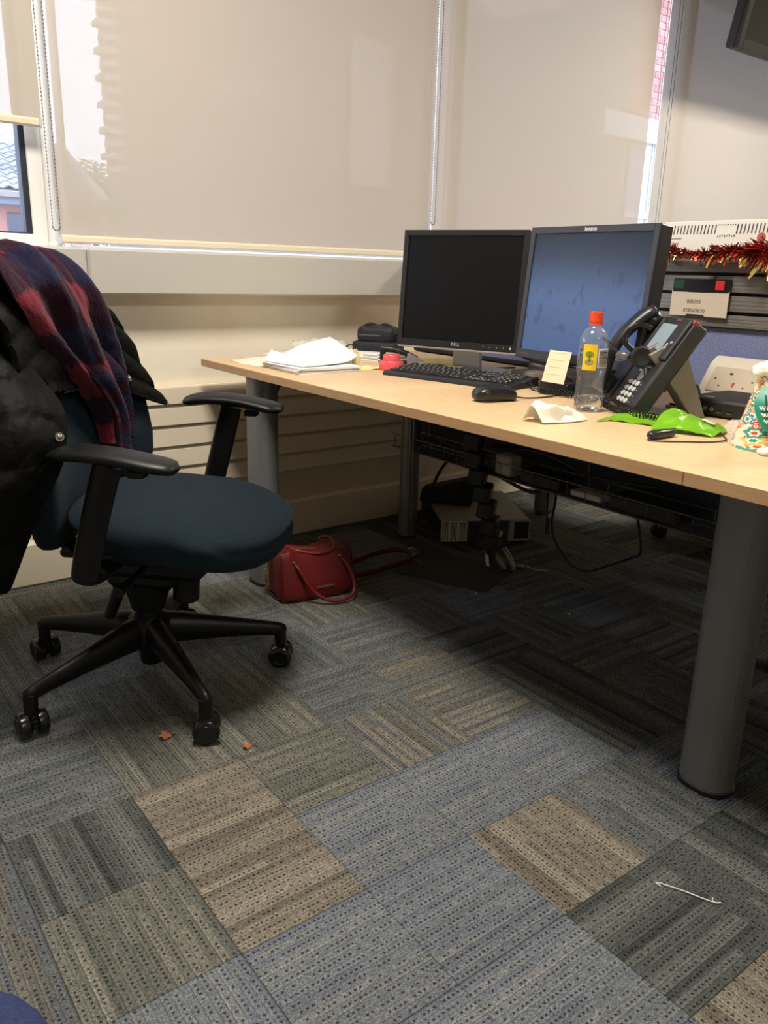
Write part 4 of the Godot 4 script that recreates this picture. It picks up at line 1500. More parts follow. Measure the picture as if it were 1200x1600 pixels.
	cable("keyboard_cable", "thin black cable looping from the keyboard up beside the sticky note", [Vector3(1.705, y + 0.015, 1.142), Vector3(1.70, y, 1.17), Vector3(1.73, y + 0.004, 1.20), Vector3(1.79, y + 0.03, 1.17), Vector3(1.85, y + 0.02, 1.15), Vector3(1.9, y, 1.14)], 0.0018, rubber, "thin desk cables")
	cable("keyboard_cable", "thin black cable lying between the keyboard and the curly phone cord", [Vector3(1.69, y + 0.012, 1.15), Vector3(1.67, y, 1.19), Vector3(1.68, y, 1.23), Vector3(1.72, y, 1.25)], 0.0018, rubber, "thin desk cables")

func build_phone() -> void:
	var black := mat(rgb(40, 41, 43), 0.45)
	var dark := mat(rgb(20, 20, 21), 0.32)
	var key := mat(rgb(196, 196, 194), 0.4)
	var t := thing("desk_phone", "black office telephone standing on its easel foot with handset and display", "telephone", Vector3(1.64, DT, 1.559), deg_to_rad(-124.2))
	var xf := Transform3D(Basis(Vector3.RIGHT, deg_to_rad(-32.0)), Vector3(0, 0.122, 0))
	var w := 0.212
	var h := 0.232
	var s := mb()
	prism(s, rounded(w, h, 0.012, 4), -0.042, 0.0, xf, 0.006)
	put("body", s, black, t)
	s = mb()   # raised top half around the display
	box(s, Vector3(0.034, 0.062, 0.002), Vector3(0.14, 0.105, 0.01), 0.003, xf)
	put("display_hood", s, black, t)
	s = mb()
	box(s, Vector3(0.015, 0.062, 0.0072), Vector3(0.082, 0.066, 0.002), 0.0005, xf)
	put("display", s, mat(rgb(150, 166, 176), 0.25), t)
	s = mb()
	box(s, Vector3(0.102, 0.1115, -0.008), Vector3(0.009, 0.010, 0.018), 0.002, xf)
	put("message_lamp", s, mat(rgb(150, 62, 54), 0.45), t)
	words("AVAYA", 0.007, mat(rgb(170, 70, 66), 0.5), t, xf * Transform3D(Basis(), Vector3(0.045, 0.107, 0.0074)), 0.0006, "logo", true)
	for p in [[0.074, 0.046], [0.09, 0.052], [0.074, 0.036], [0.068, 0.016]]:
		s = mb()
		prism(s, oval(0.0045, 0.003, 10), 0.006, 0.009, Transform3D(xf.basis, xf * Vector3(p[0], p[1], 0)))
		put("menu_key", s, key, t)
	for r in 2:
		for c in 4 - r:
			s = mb()
			box(s, Vector3(0.018 + c * 0.013, -0.013 - r * 0.013, 0.001), Vector3(0.010, 0.0042, 0.003), 0.001, xf)
			put("soft_key", s, key, t)
	s = mb()
	box(s, Vector3(0.034, -0.003, 0.001), Vector3(0.07, 0.007, 0.003), 0.001, xf)
	put("key_strip", s, dark, t)
	s = mb()
	prism(s, oval(0.0135, 0.017, 20), 0.0, 0.003, Transform3D(xf.basis, xf * Vector3(0.044, -0.034, 0)), 0.001)
	put("navigation_ring", s, key, t)
	for r in 4:
		for c in 3:
			s = mb()
			prism(s, oval(0.0086, 0.0064, 14), 0.0, 0.0032, Transform3D(xf.basis, xf * Vector3(0.012 + c * 0.022, -0.058 - r * 0.0155, 0)), 0.0008)
			put("dial_key", s, key, t)
	for r in 4:
		for c in 2:
			s = mb()
			box(s, Vector3(-0.006 + c * 0.08, -0.058 - r * 0.0155, 0.0008), Vector3(0.007, 0.0016, 0.001), 0, xf)
			put("key_mark", s, key, t)
	# cradle and handset along the viewer's left of the face
	s = mb()
	box(s, Vector3(-0.072, 0.0, 0.002), Vector3(0.062, 0.225, 0.012), 0.005, xf)
	put("cradle", s, dark, t)
	s = mb()
	var hp := []
	for q in spline([Vector3(-0.074, -0.112, 0.024), Vector3(-0.074, -0.085, 0.034), Vector3(-0.074, -0.03, 0.054), Vector3(-0.074, 0.03, 0.056), Vector3(-0.074, 0.085, 0.042), Vector3(-0.074, 0.118, 0.026)], 5):
		hp.append(xf * q)
	var rr := []
	for k in hp.size():
		var u := float(k) / (hp.size() - 1) * 2 - 1
		rr.append((0.0215 + 0.010 * pow(absf(u), 2.2)) * pow(maxf(0.02, 1.0 - pow(absf(u), 14.0)), 0.5))
	tube(s, hp, rr, 16, Vector2(1.05, 0.68), xf.basis.z)
	var hs := put("handset", s, mat(rgb(32, 32, 34), 0.35), t)
	for e in [-0.088, 0.09]:
		s = mb()
		lathe(s, [Vector2(0, 0), Vector2(0.024, 0), Vector2(0.026, 0.012), Vector2(0.02, 0.026), Vector2(0, 0.028)], 18, xf * Transform3D(Basis(Vector3.RIGHT, PI / 2), Vector3(-0.074, e, 0.008)))
		put("ear_cap", s, dark, hs)
	# easel foot behind
	s = mb()
	for x in [-0.07, -0.02]:
		prism(s, [Vector2(0.02, 0.14), Vector2(-0.05, 0.185), Vector2(-0.128, 0.0), Vector2(-0.095, 0.0), Vector2(-0.05, 0.06)], x - 0.006, x + 0.006, Transform3D(Basis(Vector3.BACK, Vector3.UP, Vector3.LEFT), Vector3.ZERO), 0.002)
	box(s, Vector3(-0.045, 0.004, -0.11), Vector3(0.06, 0.008, 0.036), 0.002)
	box(s, Vector3(-0.045, 0.09, -0.066), Vector3(0.05, 0.09, 0.006), 0.002)
	put("easel_foot", s, mat(rgb(128, 122, 112), 0.5), t)

	# curly cord: coils in front of the phone
	var axis := spline([Vector3(1.640, DT + 0.011, 1.236), Vector3(1.646, DT + 0.011, 1.28), Vector3(1.655, DT + 0.011, 1.35), Vector3(1.655, DT + 0.011, 1.42), Vector3(1.60, DT + 0.012, 1.49), Vector3(1.545, DT + 0.014, 1.565), Vector3(1.52, DT + 0.016, 1.64), Vector3(1.525, DT + 0.014, 1.70)], 10)
	var coil := []
	for k in 620:
		var u := k / 619.0
		var p: Vector3 = along(axis, u)
		var d: Vector3 = (along(axis, minf(1, u + 0.01)) - along(axis, maxf(0, u - 0.01))).normalized()
		var sd := d.cross(Vector3.UP).normalized()
		var up := sd.cross(d)
		var a := u * TAU * 52
		coil.append(p + (sd * cos(a) + up * sin(a)) * 0.0078)
	s = mb()
	tube(s, coil, 0.0017, 5)
	var cord := put("curly_cable", s, dark)
	tag(cord, "black curly telephone cord snaking in front of the phone and bottle", "cable")
	cable("phone_lead", "black lead curling behind the easel foot of the phone", [Vector3(1.70, DT + 0.02, 1.60), Vector3(1.76, DT + 0.012, 1.62), Vector3(1.82, DT + 0.03, 1.60), Vector3(1.86, DT + 0.05, 1.56), Vector3(1.9, DT + 0.006, 1.5)], 0.003, dark)

	# headset hung over the handset
	var hd := thing("headset", "black headset with round ear cushion hung over the telephone handset", "headset", Vector3(1.6, 0.855, 1.56))
	var ax := Vector3(-0.62, 0.1, 0.78).normalized()   # the way the cushion faces
	var sx := Vector3.UP.cross(ax).normalized()
	var bs := Basis(sx, ax, sx.cross(ax))
	s = mb()
	lathe(s, [Vector2(0, -0.012), Vector2(0.019, -0.012), Vector2(0.0235, -0.006), Vector2(0.024, 0.006), Vector2(0.02, 0.014), Vector2(0.012, 0.012), Vector2(0, 0.009)], 26, Transform3D(bs, Vector3(-0.012, 0.004, 0.022)))
	put("ear_cushion", s, mat(rgb(20, 20, 20), 0.6), hd)
	s = mb()
	blob(s, Transform3D(Basis(), Vector3(-0.03, 0.004, -0.014)), Vector3(0.011, 0.011, 0.018), 0.9, 16, 10)
	put("boom_joint", s, mat(rgb(120, 120, 122), 0.25, 0.5), hd)
	s = mb()
	tube(s, spline([Vector3(-0.026, 0.006, -0.02), Vector3(-0.01, 0.014, -0.05), Vector3(0.0, 0.028, -0.082), Vector3(0.012, 0.036, -0.105)], 6), 0.0042, 8)
	put("boom", s, dark, hd)
	s = mb()
	tube(s, spline([Vector3(-0.014, 0.012, 0.008), Vector3(-0.022, 0.034, -0.016), Vector3(-0.014, 0.06, -0.016), Vector3(0.004, 0.074, 0.0), Vector3(0.022, 0.066, 0.02)], 8), 0.006, 10, Vector2(1.0, 0.35), Vector3(0.7, 0.2, -0.7))
	put("headband", s, mat(rgb(24, 24, 25), 0.28), hd)
	s = mb()
	tube(s, spline([Vector3(-0.02, -0.018, 0.04), Vector3(-0.026, -0.05, 0.05), Vector3(-0.03, -0.085, 0.05), Vector3(-0.025, -0.105, 0.045)], 6), 0.0014, 6)
	put("lead", s, dark, hd)

func build_bottle() -> void:
	var pet := mat(Color(0.96, 0.97, 1.0, 0.045), 0.03, 0, 0.6)
	pet.transparency = BaseMaterial3D.TRANSPARENCY_ALPHA
	var t := thing("water_bottle", "clear plastic water bottle with orange cap and yellow label", "bottle", Vector3(1.537, DT, 1.487))
	var prof := [Vector2(0, 0.008), Vector2(0.016, 0.004), Vector2(0.026, 0.0), Vector2(0.0325, 0.006), Vector2(0.0338, 0.016), Vector2(0.0335, 0.04), Vector2(0.0318, 0.055), Vector2(0.0305, 0.062), Vector2(0.0318, 0.066), Vector2(0.0302, 0.072), Vector2(0.0315, 0.078), Vector2(0.0302, 0.084), Vector2(0.033, 0.091), Vector2(0.034, 0.096), Vector2(0.034, 0.158), Vector2(0.0325, 0.169), Vector2(0.029, 0.18), Vector2(0.022, 0.189), Vector2(0.0145, 0.195), Vector2(0.0135, 0.198), Vector2(0.0165, 0.199), Vector2(0.0165, 0.2005), Vector2(0.0125, 0.202), Vector2(0.0125, 0.224), Vector2(0, 0.224)]
	var s := mb()
	lathe(s, prof, 48)
	put("bottle_body", s, pet, t)
	var water := mat(Color(0.95, 0.97, 1.0, 0.02), 0.0)
	water.refraction_enabled = true
	water.refraction_scale = 0.033
	s = mb()
	lathe(s, [Vector2(0, 0.0095), Vector2(0.025, 0.0025), Vector2(0.0318, 0.008), Vector2(0.0328, 0.017), Vector2(0.0326, 0.034), Vector2(0, 0.034)], 48)
	put("water", s, water, t)
	s = mb()
	var rib := []
	for k in 60:
		rib.append(Vector2(cos(TAU * k / 60), sin(TAU * k / 60)) * (0.0150 if k % 2 else 0.0144))
	prism(s, rib, 0.205, 0.229, upright(), 0.0014)
	lathe(s, [Vector2(0.0125, 0.2), Vector2(0.0155, 0.2), Vector2(0.0155, 0.2035), Vector2(0.0125, 0.2035)], 30)
	put("cap", s, mat(rgb(232, 78, 34), 0.4), t)
	var a0 := atan2(1.23, -1.535)
	var patch := func(st: SurfaceTool, left: float, right: float, y0: float, y1: float, r: float) -> void:
		sheet(st, func(u: float, v: float) -> Vector3:
			var a := a0 - deg_to_rad(lerpf(left, right, u))
			return Vector3(cos(a) * r, lerpf(y0, y1, v), sin(a) * r), 10, 2, 0.0003)
	s = mb()
	patch.call(s, -38.0, 17.0, 0.098, 0.157, 0.0344)
	var label := put("label", s, mat(rgb(240, 200, 32), 0.45), t)
	var green := mat(rgb(110, 140, 60), 0.5)
	var ink := mat(rgb(60, 66, 40), 0.5)
	for e in [[0.134, green], [0.1165, mat(rgb(150, 152, 110), 0.5)]]:
		s = mb()
		var yc: float = e[0]
		for ring in 2:
			var k0 := 0.0 if ring == 0 else 0.82
			var k1 := 0.72 if ring == 0 else 1.0
			sheet(s, func(u: float, v: float) -> Vector3:
				var th := u * TAU
				var k := lerpf(k0, k1, v)
				var a := a0 - deg_to_rad(-11.0 + 17.0 * k * cos(th))
				return Vector3(cos(a) * 0.0348, yc + 0.0072 * k * sin(th), sin(a) * 0.0348), 20, 1, 0.0002)
		put("tree_emblem", s, e[1], label)
	s = mb()
	patch.call(s, -12.5, -9.5, 0.117, 0.135, 0.0350)
	put("emblem_trunk", s, ink, label)
	s = mb()
	patch.call(s, 22.0, 76.0, 0.104, 0.148, 0.0344)
	var bc := put("barcode_panel", s, mat(rgb(232, 228, 224), 0.5), t)
	s = mb()
	var yb := 0.107
	while yb < 0.143:
		var wd := rng.randf_range(0.0005, 0.0018)
		patch.call(s, 26.0, 70.0, yb, yb + wd, 0.0347)
		yb += wd + rng.randf_range(0.0006, 0.0014)
	put("barcode_stripes", s, mat(rgb(50, 48, 52), 0.5), bc)
	s = mb()
	for k in 2:
		patch.call(s, -58.0, -46.0, 0.128 + k * 0.011, 0.1355 + k * 0.011, 0.0344)
	put("print", s, ink, t)

func paper(called: String, label: String, category: String, g: Array, m: Material, thick := 0.0004, crease := 0.0, nu := 20, nv := 20) -> MeshInstance3D:
	var s := mb()
	sheet(s, func(u: float, v: float) -> Vector3:
		var p := bicubic(g, u, v)
		return p + Vector3(0.3, 1.0, 0.2) * crease * lumps.get_noise_3dv(p * 26.0), nu, nv, thick)
	var o := put(called, s, m)
	tag(o, label, category)
	return o

func stack(called: String, label: String, category: String, at: Vector3, turn: float, w: float, d: float, n: int, each: float, m: Material, jitter := 0.004) -> Node3D:   # separate sheets, each a little turned
	var t := thing(called, label, category, at, turn)
	var s := mb()
	box(s, Vector3.ZERO, Vector3(w, each * 0.92, d), each * 0.2)
	s.generate_normals()
	var mesh := s.commit()
	for k in n:
		var o := put_mesh("sheet", mesh, m, t)
		o.position = Vector3(rng.randf_range(-jitter, jitter), each * (k + 0.5), rng.randf_range(-jitter, jitter))
		o.rotation.y = rng.randf_range(-0.03, 0.03) * jitter / 0.004
	return t

func build_papers() -> void:
	var white := mat(rgb(240, 240, 240), 0.7)
	white.backlight_enabled = true
	white.backlight = Color(0.2, 0.2, 0.2)
	var cream := mat(rgb(238, 228, 196), 0.75)
	var yellow := mat(rgb(236, 222, 130), 0.7)
	stack("paper_pile", "thick white pile of stapled papers at the desk's front edge", "papers", Vector3(1.372, DT, 0.515), -0.02, 0.225, 0.235, 9, 0.0021, white, 0.006)
	var g := [
		[Vector3(1.27, DT + 0.021, 0.45), Vector3(1.275, DT + 0.022, 0.53), Vector3(1.28, DT + 0.021, 0.61)],
		[Vector3(1.37, DT + 0.042, 0.37), Vector3(1.375, DT + 0.030, 0.48), Vector3(1.38, DT + 0.023, 0.60)],
		[Vector3(1.47, DT + 0.062, 0.32), Vector3(1.465, DT + 0.035, 0.44), Vector3(1.465, DT + 0.026, 0.58)],
		[Vector3(1.545, DT + 0.085, 0.36), Vector3(1.53, DT + 0.066, 0.46), Vector3(1.52, DT + 0.042, 0.56)],
	]
	paper("curled_sheet", "white sheet curling up at its corner on top of the paper pile", "paper", g, white, 0.0006)
	g = [
		[Vector3(1.262, DT + 0.021, 0.40), Vector3(1.265, DT + 0.021, 0.45), Vector3(1.275, DT + 0.021, 0.56)],
		[Vector3(1.29, DT + 0.035, 0.38), Vector3(1.30, DT + 0.030, 0.45), Vector3(1.31, DT + 0.022, 0.56)],
		[Vector3(1.315, DT + 0.05, 0.36), Vector3(1.325, DT + 0.038, 0.45), Vector3(1.345, DT + 0.022, 0.57)],
	]
	paper("folded_slip", "narrow white slip standing folded on the near corner of the paper pile", "paper", g, white, 0.0005)
	var s := mb()
	box(s, Vector3(1.30, DT + 0.0196, 0.53), Vector3(0.035, 0.0006, 0.075))
	tag(put("grey_photo_card", s, mat(rgb(126, 126, 128), 0.4)), "small grey printed card lying on the near end of the pile", "card")
	g = [
		[Vector3(1.25, DT + 0.001, 0.19), Vector3(1.24, DT + 0.001, 0.28), Vector3(1.245, DT + 0.001, 0.39)],
		[Vector3(1.37, DT + 0.006, 0.17), Vector3(1.36, DT + 0.004, 0.27), Vector3(1.37, DT + 0.002, 0.38)],
		[Vector3(1.50, DT + 0.003, 0.17), Vector3(1.49, DT + 0.002, 0.27), Vector3(1.50, DT + 0.001, 0.375)],
	]
	paper("loose_sheet", "loose off-white sheet lying flat at the desk's window end", "paper", g, mat(rgb(240, 234, 216), 0.7), 0.0005, 0.003)
	stack("booklet", "thin white booklet lying behind the loose sheet by the wall", "booklet", Vector3(1.50, DT, 0.15), 0.25, 0.15, 0.11, 3, 0.004, white, 0.001)
	# clear plastic sleeve, wrinkled
	var film := mat(Color(0.96, 0.96, 0.92, 0.35), 0.12, 0, 0.7)
	film.transparency = BaseMaterial3D.TRANSPARENCY_ALPHA
	g = [
		[Vector3(1.53, DT + 0.012, 0.20), Vector3(1.52, DT + 0.045, 0.15), Vector3(1.54, DT + 0.05, 0.11)],
		[Vector3(1.61, DT + 0.02, 0.22), Vector3(1.60, DT + 0.06, 0.16), Vector3(1.62, DT + 0.052, 0.12)],
		[Vector3(1.70, DT + 0.01, 0.23), Vector3(1.70, DT + 0.05, 0.17), Vector3(1.72, DT + 0.045, 0.13)],
		[Vector3(1.78, DT + 0.004, 0.24), Vector3(1.78, DT + 0.03, 0.18), Vector3(1.79, DT + 0.03, 0.14)],
	]
	paper("plastic_sleeve", "wrinkled clear plastic sleeve behind the curled sheet", "plastic sleeve", g, film, 0.0006, 0.012, 30, 24)
	stack("white_box_lid", "flat pale carton under the clear plastic sleeve by the wall", "carton", Vector3(1.66, DT, 0.155), 0.1, 0.22, 0.08, 1, 0.016, cream, 0.0)
	# crumpled cream tissue rosette
	s = mb()
	for k in 4:
		var rr := 0.03 - k * 0.005
		sheet(s, func(u: float, v: float) -> Vector3:
			var a := u * TAU * 0.96
			var r := rr * (0.7 + 0.4 * v) * (1.0 + 0.22 * sin(a * 5.0 + k * 2.0))
			return Vector3(1.535 + cos(a) * r, DT + 0.004 + v * (0.032 + 0.006 * k) + 0.005 * sin(a * 7.0 + k), 0.503 + sin(a) * r * 0.9), 44, 6, 0.0008)
	tag(put("tissue_rosette", s, mat(rgb(244, 236, 200), 0.85)), "crumpled cream tissue beside the curled sheet", "tissue")
	g = [
		[Vector3(1.44, DT + 0.002, 0.56), Vector3(1.43, DT + 0.002, 0.63)],
		[Vector3(1.50, DT + 0.004, 0.53), Vector3(1.50, DT + 0.003, 0.62)],
		[Vector3(1.58, DT + 0.002, 0.52), Vector3(1.59, DT + 0.002, 0.61)],
	]
	paper("yellow_note", "pale yellow note sheet lying between the tissue and pink tape tub", "paper", g, mat(rgb(240, 228, 164), 0.75), 0.003, 0.004)
	stack("document_pile", "flat pile of white documents under the black camera case", "papers", Vector3(1.745, DT, 0.36), 0.35, 0.2, 0.15, 6, 0.005, white, 0.005)
	# black zip case on the documents
	var nylon := mat(rgb(28, 28, 38), 0.6)
	nylon.normal_enabled = true
	nylon.normal_texture = weave_normal
	nylon.normal_scale = 0.4
	tri_map(nylon, Vector3.ONE * 14.0)
	var t := thing("zip_case", "dark nylon zip case lying on the document pile beside the monitor", "case", Vector3(1.765, DT + 0.03, 0.34), deg_to_rad(-55))
	s = mb()
	blob(s, Transform3D(Basis(), Vector3(0, 0.017, 0)), Vector3(0.088, 0.018, 0.055), 0.35, 32, 12)
	put("base_pouch", s, nylon, t)
	s = mb()
	blob(s, Transform3D(Basis(), Vector3(0, 0.055, 0)), Vector3(0.074, 0.032, 0.045), 0.5, 36, 14, func(q: Vector3) -> Vector3:
		return q + Vector3(0, 0.010 * lumps.get_noise_3dv(q * 30.0) * (1.0 if q.y > 0 else 0.3), 0))
	put("top_pouch", s, nylon, t)
	s = mb()
	tube(s, spline([Vector3(-0.06, 0.08, 0.02), Vector3(-0.03, 0.095, 0.01), Vector3(0.0, 0.088, 0.0), Vector3(0.03, 0.094, 0.005), Vector3(0.065, 0.078, 0.01), Vector3(0.07, 0.06, 0.03)], 6), 0.008, 10, Vector2(1.0, 0.5))
	put("carry_strap", s, nylon, t)
	s = mb()
	box(s, Vector3(-0.02, 0.056, 0.0445), Vector3(0.08, 0.003, 0.002), 0.0006)
	put("zip", s, mat(rgb(150, 150, 170), 0.3, 0.7), t)
	s = mb()
	tube(s, spline([Vector3(-0.08, 0.02, 0.03), Vector3(-0.1, 0.016, 0.04), Vector3(-0.115, 0.0, 0.05), Vector3(-0.13, -0.012, 0.05)], 6), 0.008, 10, Vector2(1.0, 0.3))
	put("loose_strap", s, nylon, t)
	# pink see-through tape tub
	t = thing("tape_tub", "pink translucent round tub with a narrower lid beside the keyboard", "tub", Vector3(1.60, DT, 0.635))
	var pink := mat(rgb(238, 98, 104), 0.25)
	pink.subsurf_scatter_enabled = true
	pink.subsurf_scatter_strength = 0.3
	s = mb()
	lathe(s, [Vector2(0, 0), Vector2(0.037, 0), Vector2(0.0395, 0.003), Vector2(0.0395, 0.026), Vector2(0.037, 0.0295), Vector2(0.026, 0.03), Vector2(0, 0.03)], 32)
	put("tub", s, pink, t)
	s = mb()
	lathe(s, [Vector2(0, 0.03), Vector2(0.027, 0.03), Vector2(0.027, 0.046), Vector2(0.024, 0.05), Vector2(0, 0.05)], 28)
	put("lid", s, pink, t)
	# black tape dispenser arm behind
	t = thing("stapler", "black stapler lying behind the pink tub", "stapler", Vector3(1.735, DT, 0.50), deg_to_rad(-42))
	s = mb()
	box(s, Vector3(0, 0.006, 0), Vector3(0.14, 0.012, 0.03), 0.003)
	put("base", s, nylon, t)
	s = mb()
	tube(s, spline([Vector3(-0.062, 0.052, 0), Vector3(-0.03, 0.05, 0), Vector3(0.02, 0.038, 0), Vector3(0.065, 0.018, 0)], 6), 0.014, 12, Vector2(1.0, 0.7))
	box(s, Vector3(-0.055, 0.03, 0), Vector3(0.02, 0.045, 0.024), 0.004)
	put("arm", s, mat(rgb(24, 24, 26), 0.35), t)
	g = [
		[Vector3(1.70, DT + 0.004, 0.59), Vector3(1.73, DT + 0.002, 0.60)],
		[Vector3(1.735, DT + 0.042, 0.555), Vector3(1.765, DT + 0.022, 0.585)],
		[Vector3(1.76, DT + 0.006, 0.60), Vector3(1.78, DT + 0.004, 0.62)],
	]
	paper("folded_card", "white folded card standing between the stapler and yellow folder", "card", g, white, 0.0008)
	g = [
		[Vector3(1.70, DT + 0.003, 0.60), Vector3(1.78, DT + 0.012, 0.545)],
		[Vector3(1.74, DT + 0.018, 0.655), Vector3(1.82, DT + 0.022, 0.60)],
		[Vector3(1.765, DT + 0.016, 0.71), Vector3(1.85, DT + 0.018, 0.655)],
		[Vector3(1.775, DT + 0.003, 0.75), Vector3(1.86, DT + 0.004, 0.69)],
	]
	paper("yellow_folder", "bright yellow sheet folded under the silver monitor foot", "paper", g, yellow, 0.0015)
	g = [
		[Vector3(1.72, DT + 0.002, 0.74), Vector3(1.76, DT + 0.014, 0.72)],
		[Vector3(1.755, DT + 0.018, 0.80), Vector3(1.775, DT + 0.02, 0.79)],
	]
	paper("yellow_slip", "yellow paper slip sticking out in front of the silver foot", "paper", g, yellow, 0.001)
	# grey flat dock behind the keyboard
	t = thing("document_tray", "flat grey brown tray behind the keyboard under the monitors", "tray", Vector3(1.915, DT, 1.03), 0.0)
	s = mb()
	box(s, Vector3(0, 0.010, 0), Vector3(0.12, 0.02, 0.22), 0.003)
	box(s, Vector3(0.03, 0.028, 0), Vector3(0.05, 0.02, 0.2), 0.003)
	put("body", s, mat(rgb(128, 118, 112), 0.6), t)
	s = mb()
	var star := []
	for k in 10:
		star.append(Vector2(sin(TAU * k / 10), cos(TAU * k / 10)) * (0.009 if k % 2 == 0 else 0.004))
	prism(s, star, -0.001, 0.001, Transform3D(Basis(Vector3.UP, -1.1), Vector3(1.815, DT + 0.0085, 1.005)))
	tag(put("star_sticker", s, mat(rgb(70, 110, 190), 0.4)), "tiny blue star standing behind the keyboard", "decoration")
	# black plug-in box with a sticky note leaning on it
	t = thing("black_box", "small black box lying behind the water bottle under the sticky note", "box", Vector3(1.682, DT, 1.262), deg_to_rad(-90))
	s = mb()
	box(s, Vector3(0, 0.016, 0), Vector3(0.10, 0.032, 0.035), 0.004)
	put("body", s, mat(rgb(24, 24, 25), 0.4), t)
	g = [
		[Vector3(1.658, DT + 0.032, 1.228), Vector3(1.658, DT + 0.032, 1.305)],
		[Vector3(1.663, DT + 0.075, 1.234), Vector3(1.663, DT + 0.075, 1.310)],
		[Vector3(1.668, DT + 0.116, 1.241), Vector3(1.668, DT + 0.116, 1.315)],
	]
	var note := paper("sticky_note", "pale yellow sticky note with faint writing leaning behind the bottle", "note", g, mat(rgb(238, 230, 196), 0.75), 0.0008)
	s = mb()
	for k in 4:
		var y := 0.088 - k * 0.017
		var pts := []
		for i in 14:
			var q := bicubic(g, 0.15 + 0.6 * i / 13.0, clampf(y / 0.075 - 0.24 + 0.012 * sin(i * 2.7 + k) + 0.008 * sin(i * 5.1), 0, 1))
			pts.append(q + Vector3(-0.0008, 0.0, -0.0004))
		tube(s, pts, 0.0005, 4)
	put("handwriting", s, mat(rgb(214, 206, 176), 0.7), note)
	# cables behind the monitors
	var rubber := mat(rgb(22, 22, 24), 0.5)
	cable("monitor_cable", "black cable drooping behind the silver monitor foot", [Vector3(1.83, DT + 0.1, 0.72), Vector3(1.86, DT + 0.05, 0.70), Vector3(1.9, DT + 0.006, 0.74), Vector3(2.0, DT + 0.006, 0.8)], 0.003, rubber)
	cable("monitor_cable", "thick black cable sagging between the two monitors", [Vector3(1.88, DT + 0.1, 0.79), Vector3(1.93, DT + 0.05, 0.92), Vector3(1.96, DT + 0.045, 1.05), Vector3(1.93, DT + 0.06, 1.2), Vector3(1.9, DT + 0.09, 1.27)], 0.0038, rubber)
	cable("monitor_cable", "black cable lying over the grey tray below the dark monitor", [Vector3(1.9, DT + 0.07, 0.86), Vector3(1.91, DT + 0.042, 1.0), Vector3(1.93, DT + 0.042, 1.12), Vector3(1.97, DT + 0.01, 1.26), Vector3(2.03, DT + 0.006, 1.4)], 0.003, rubber)

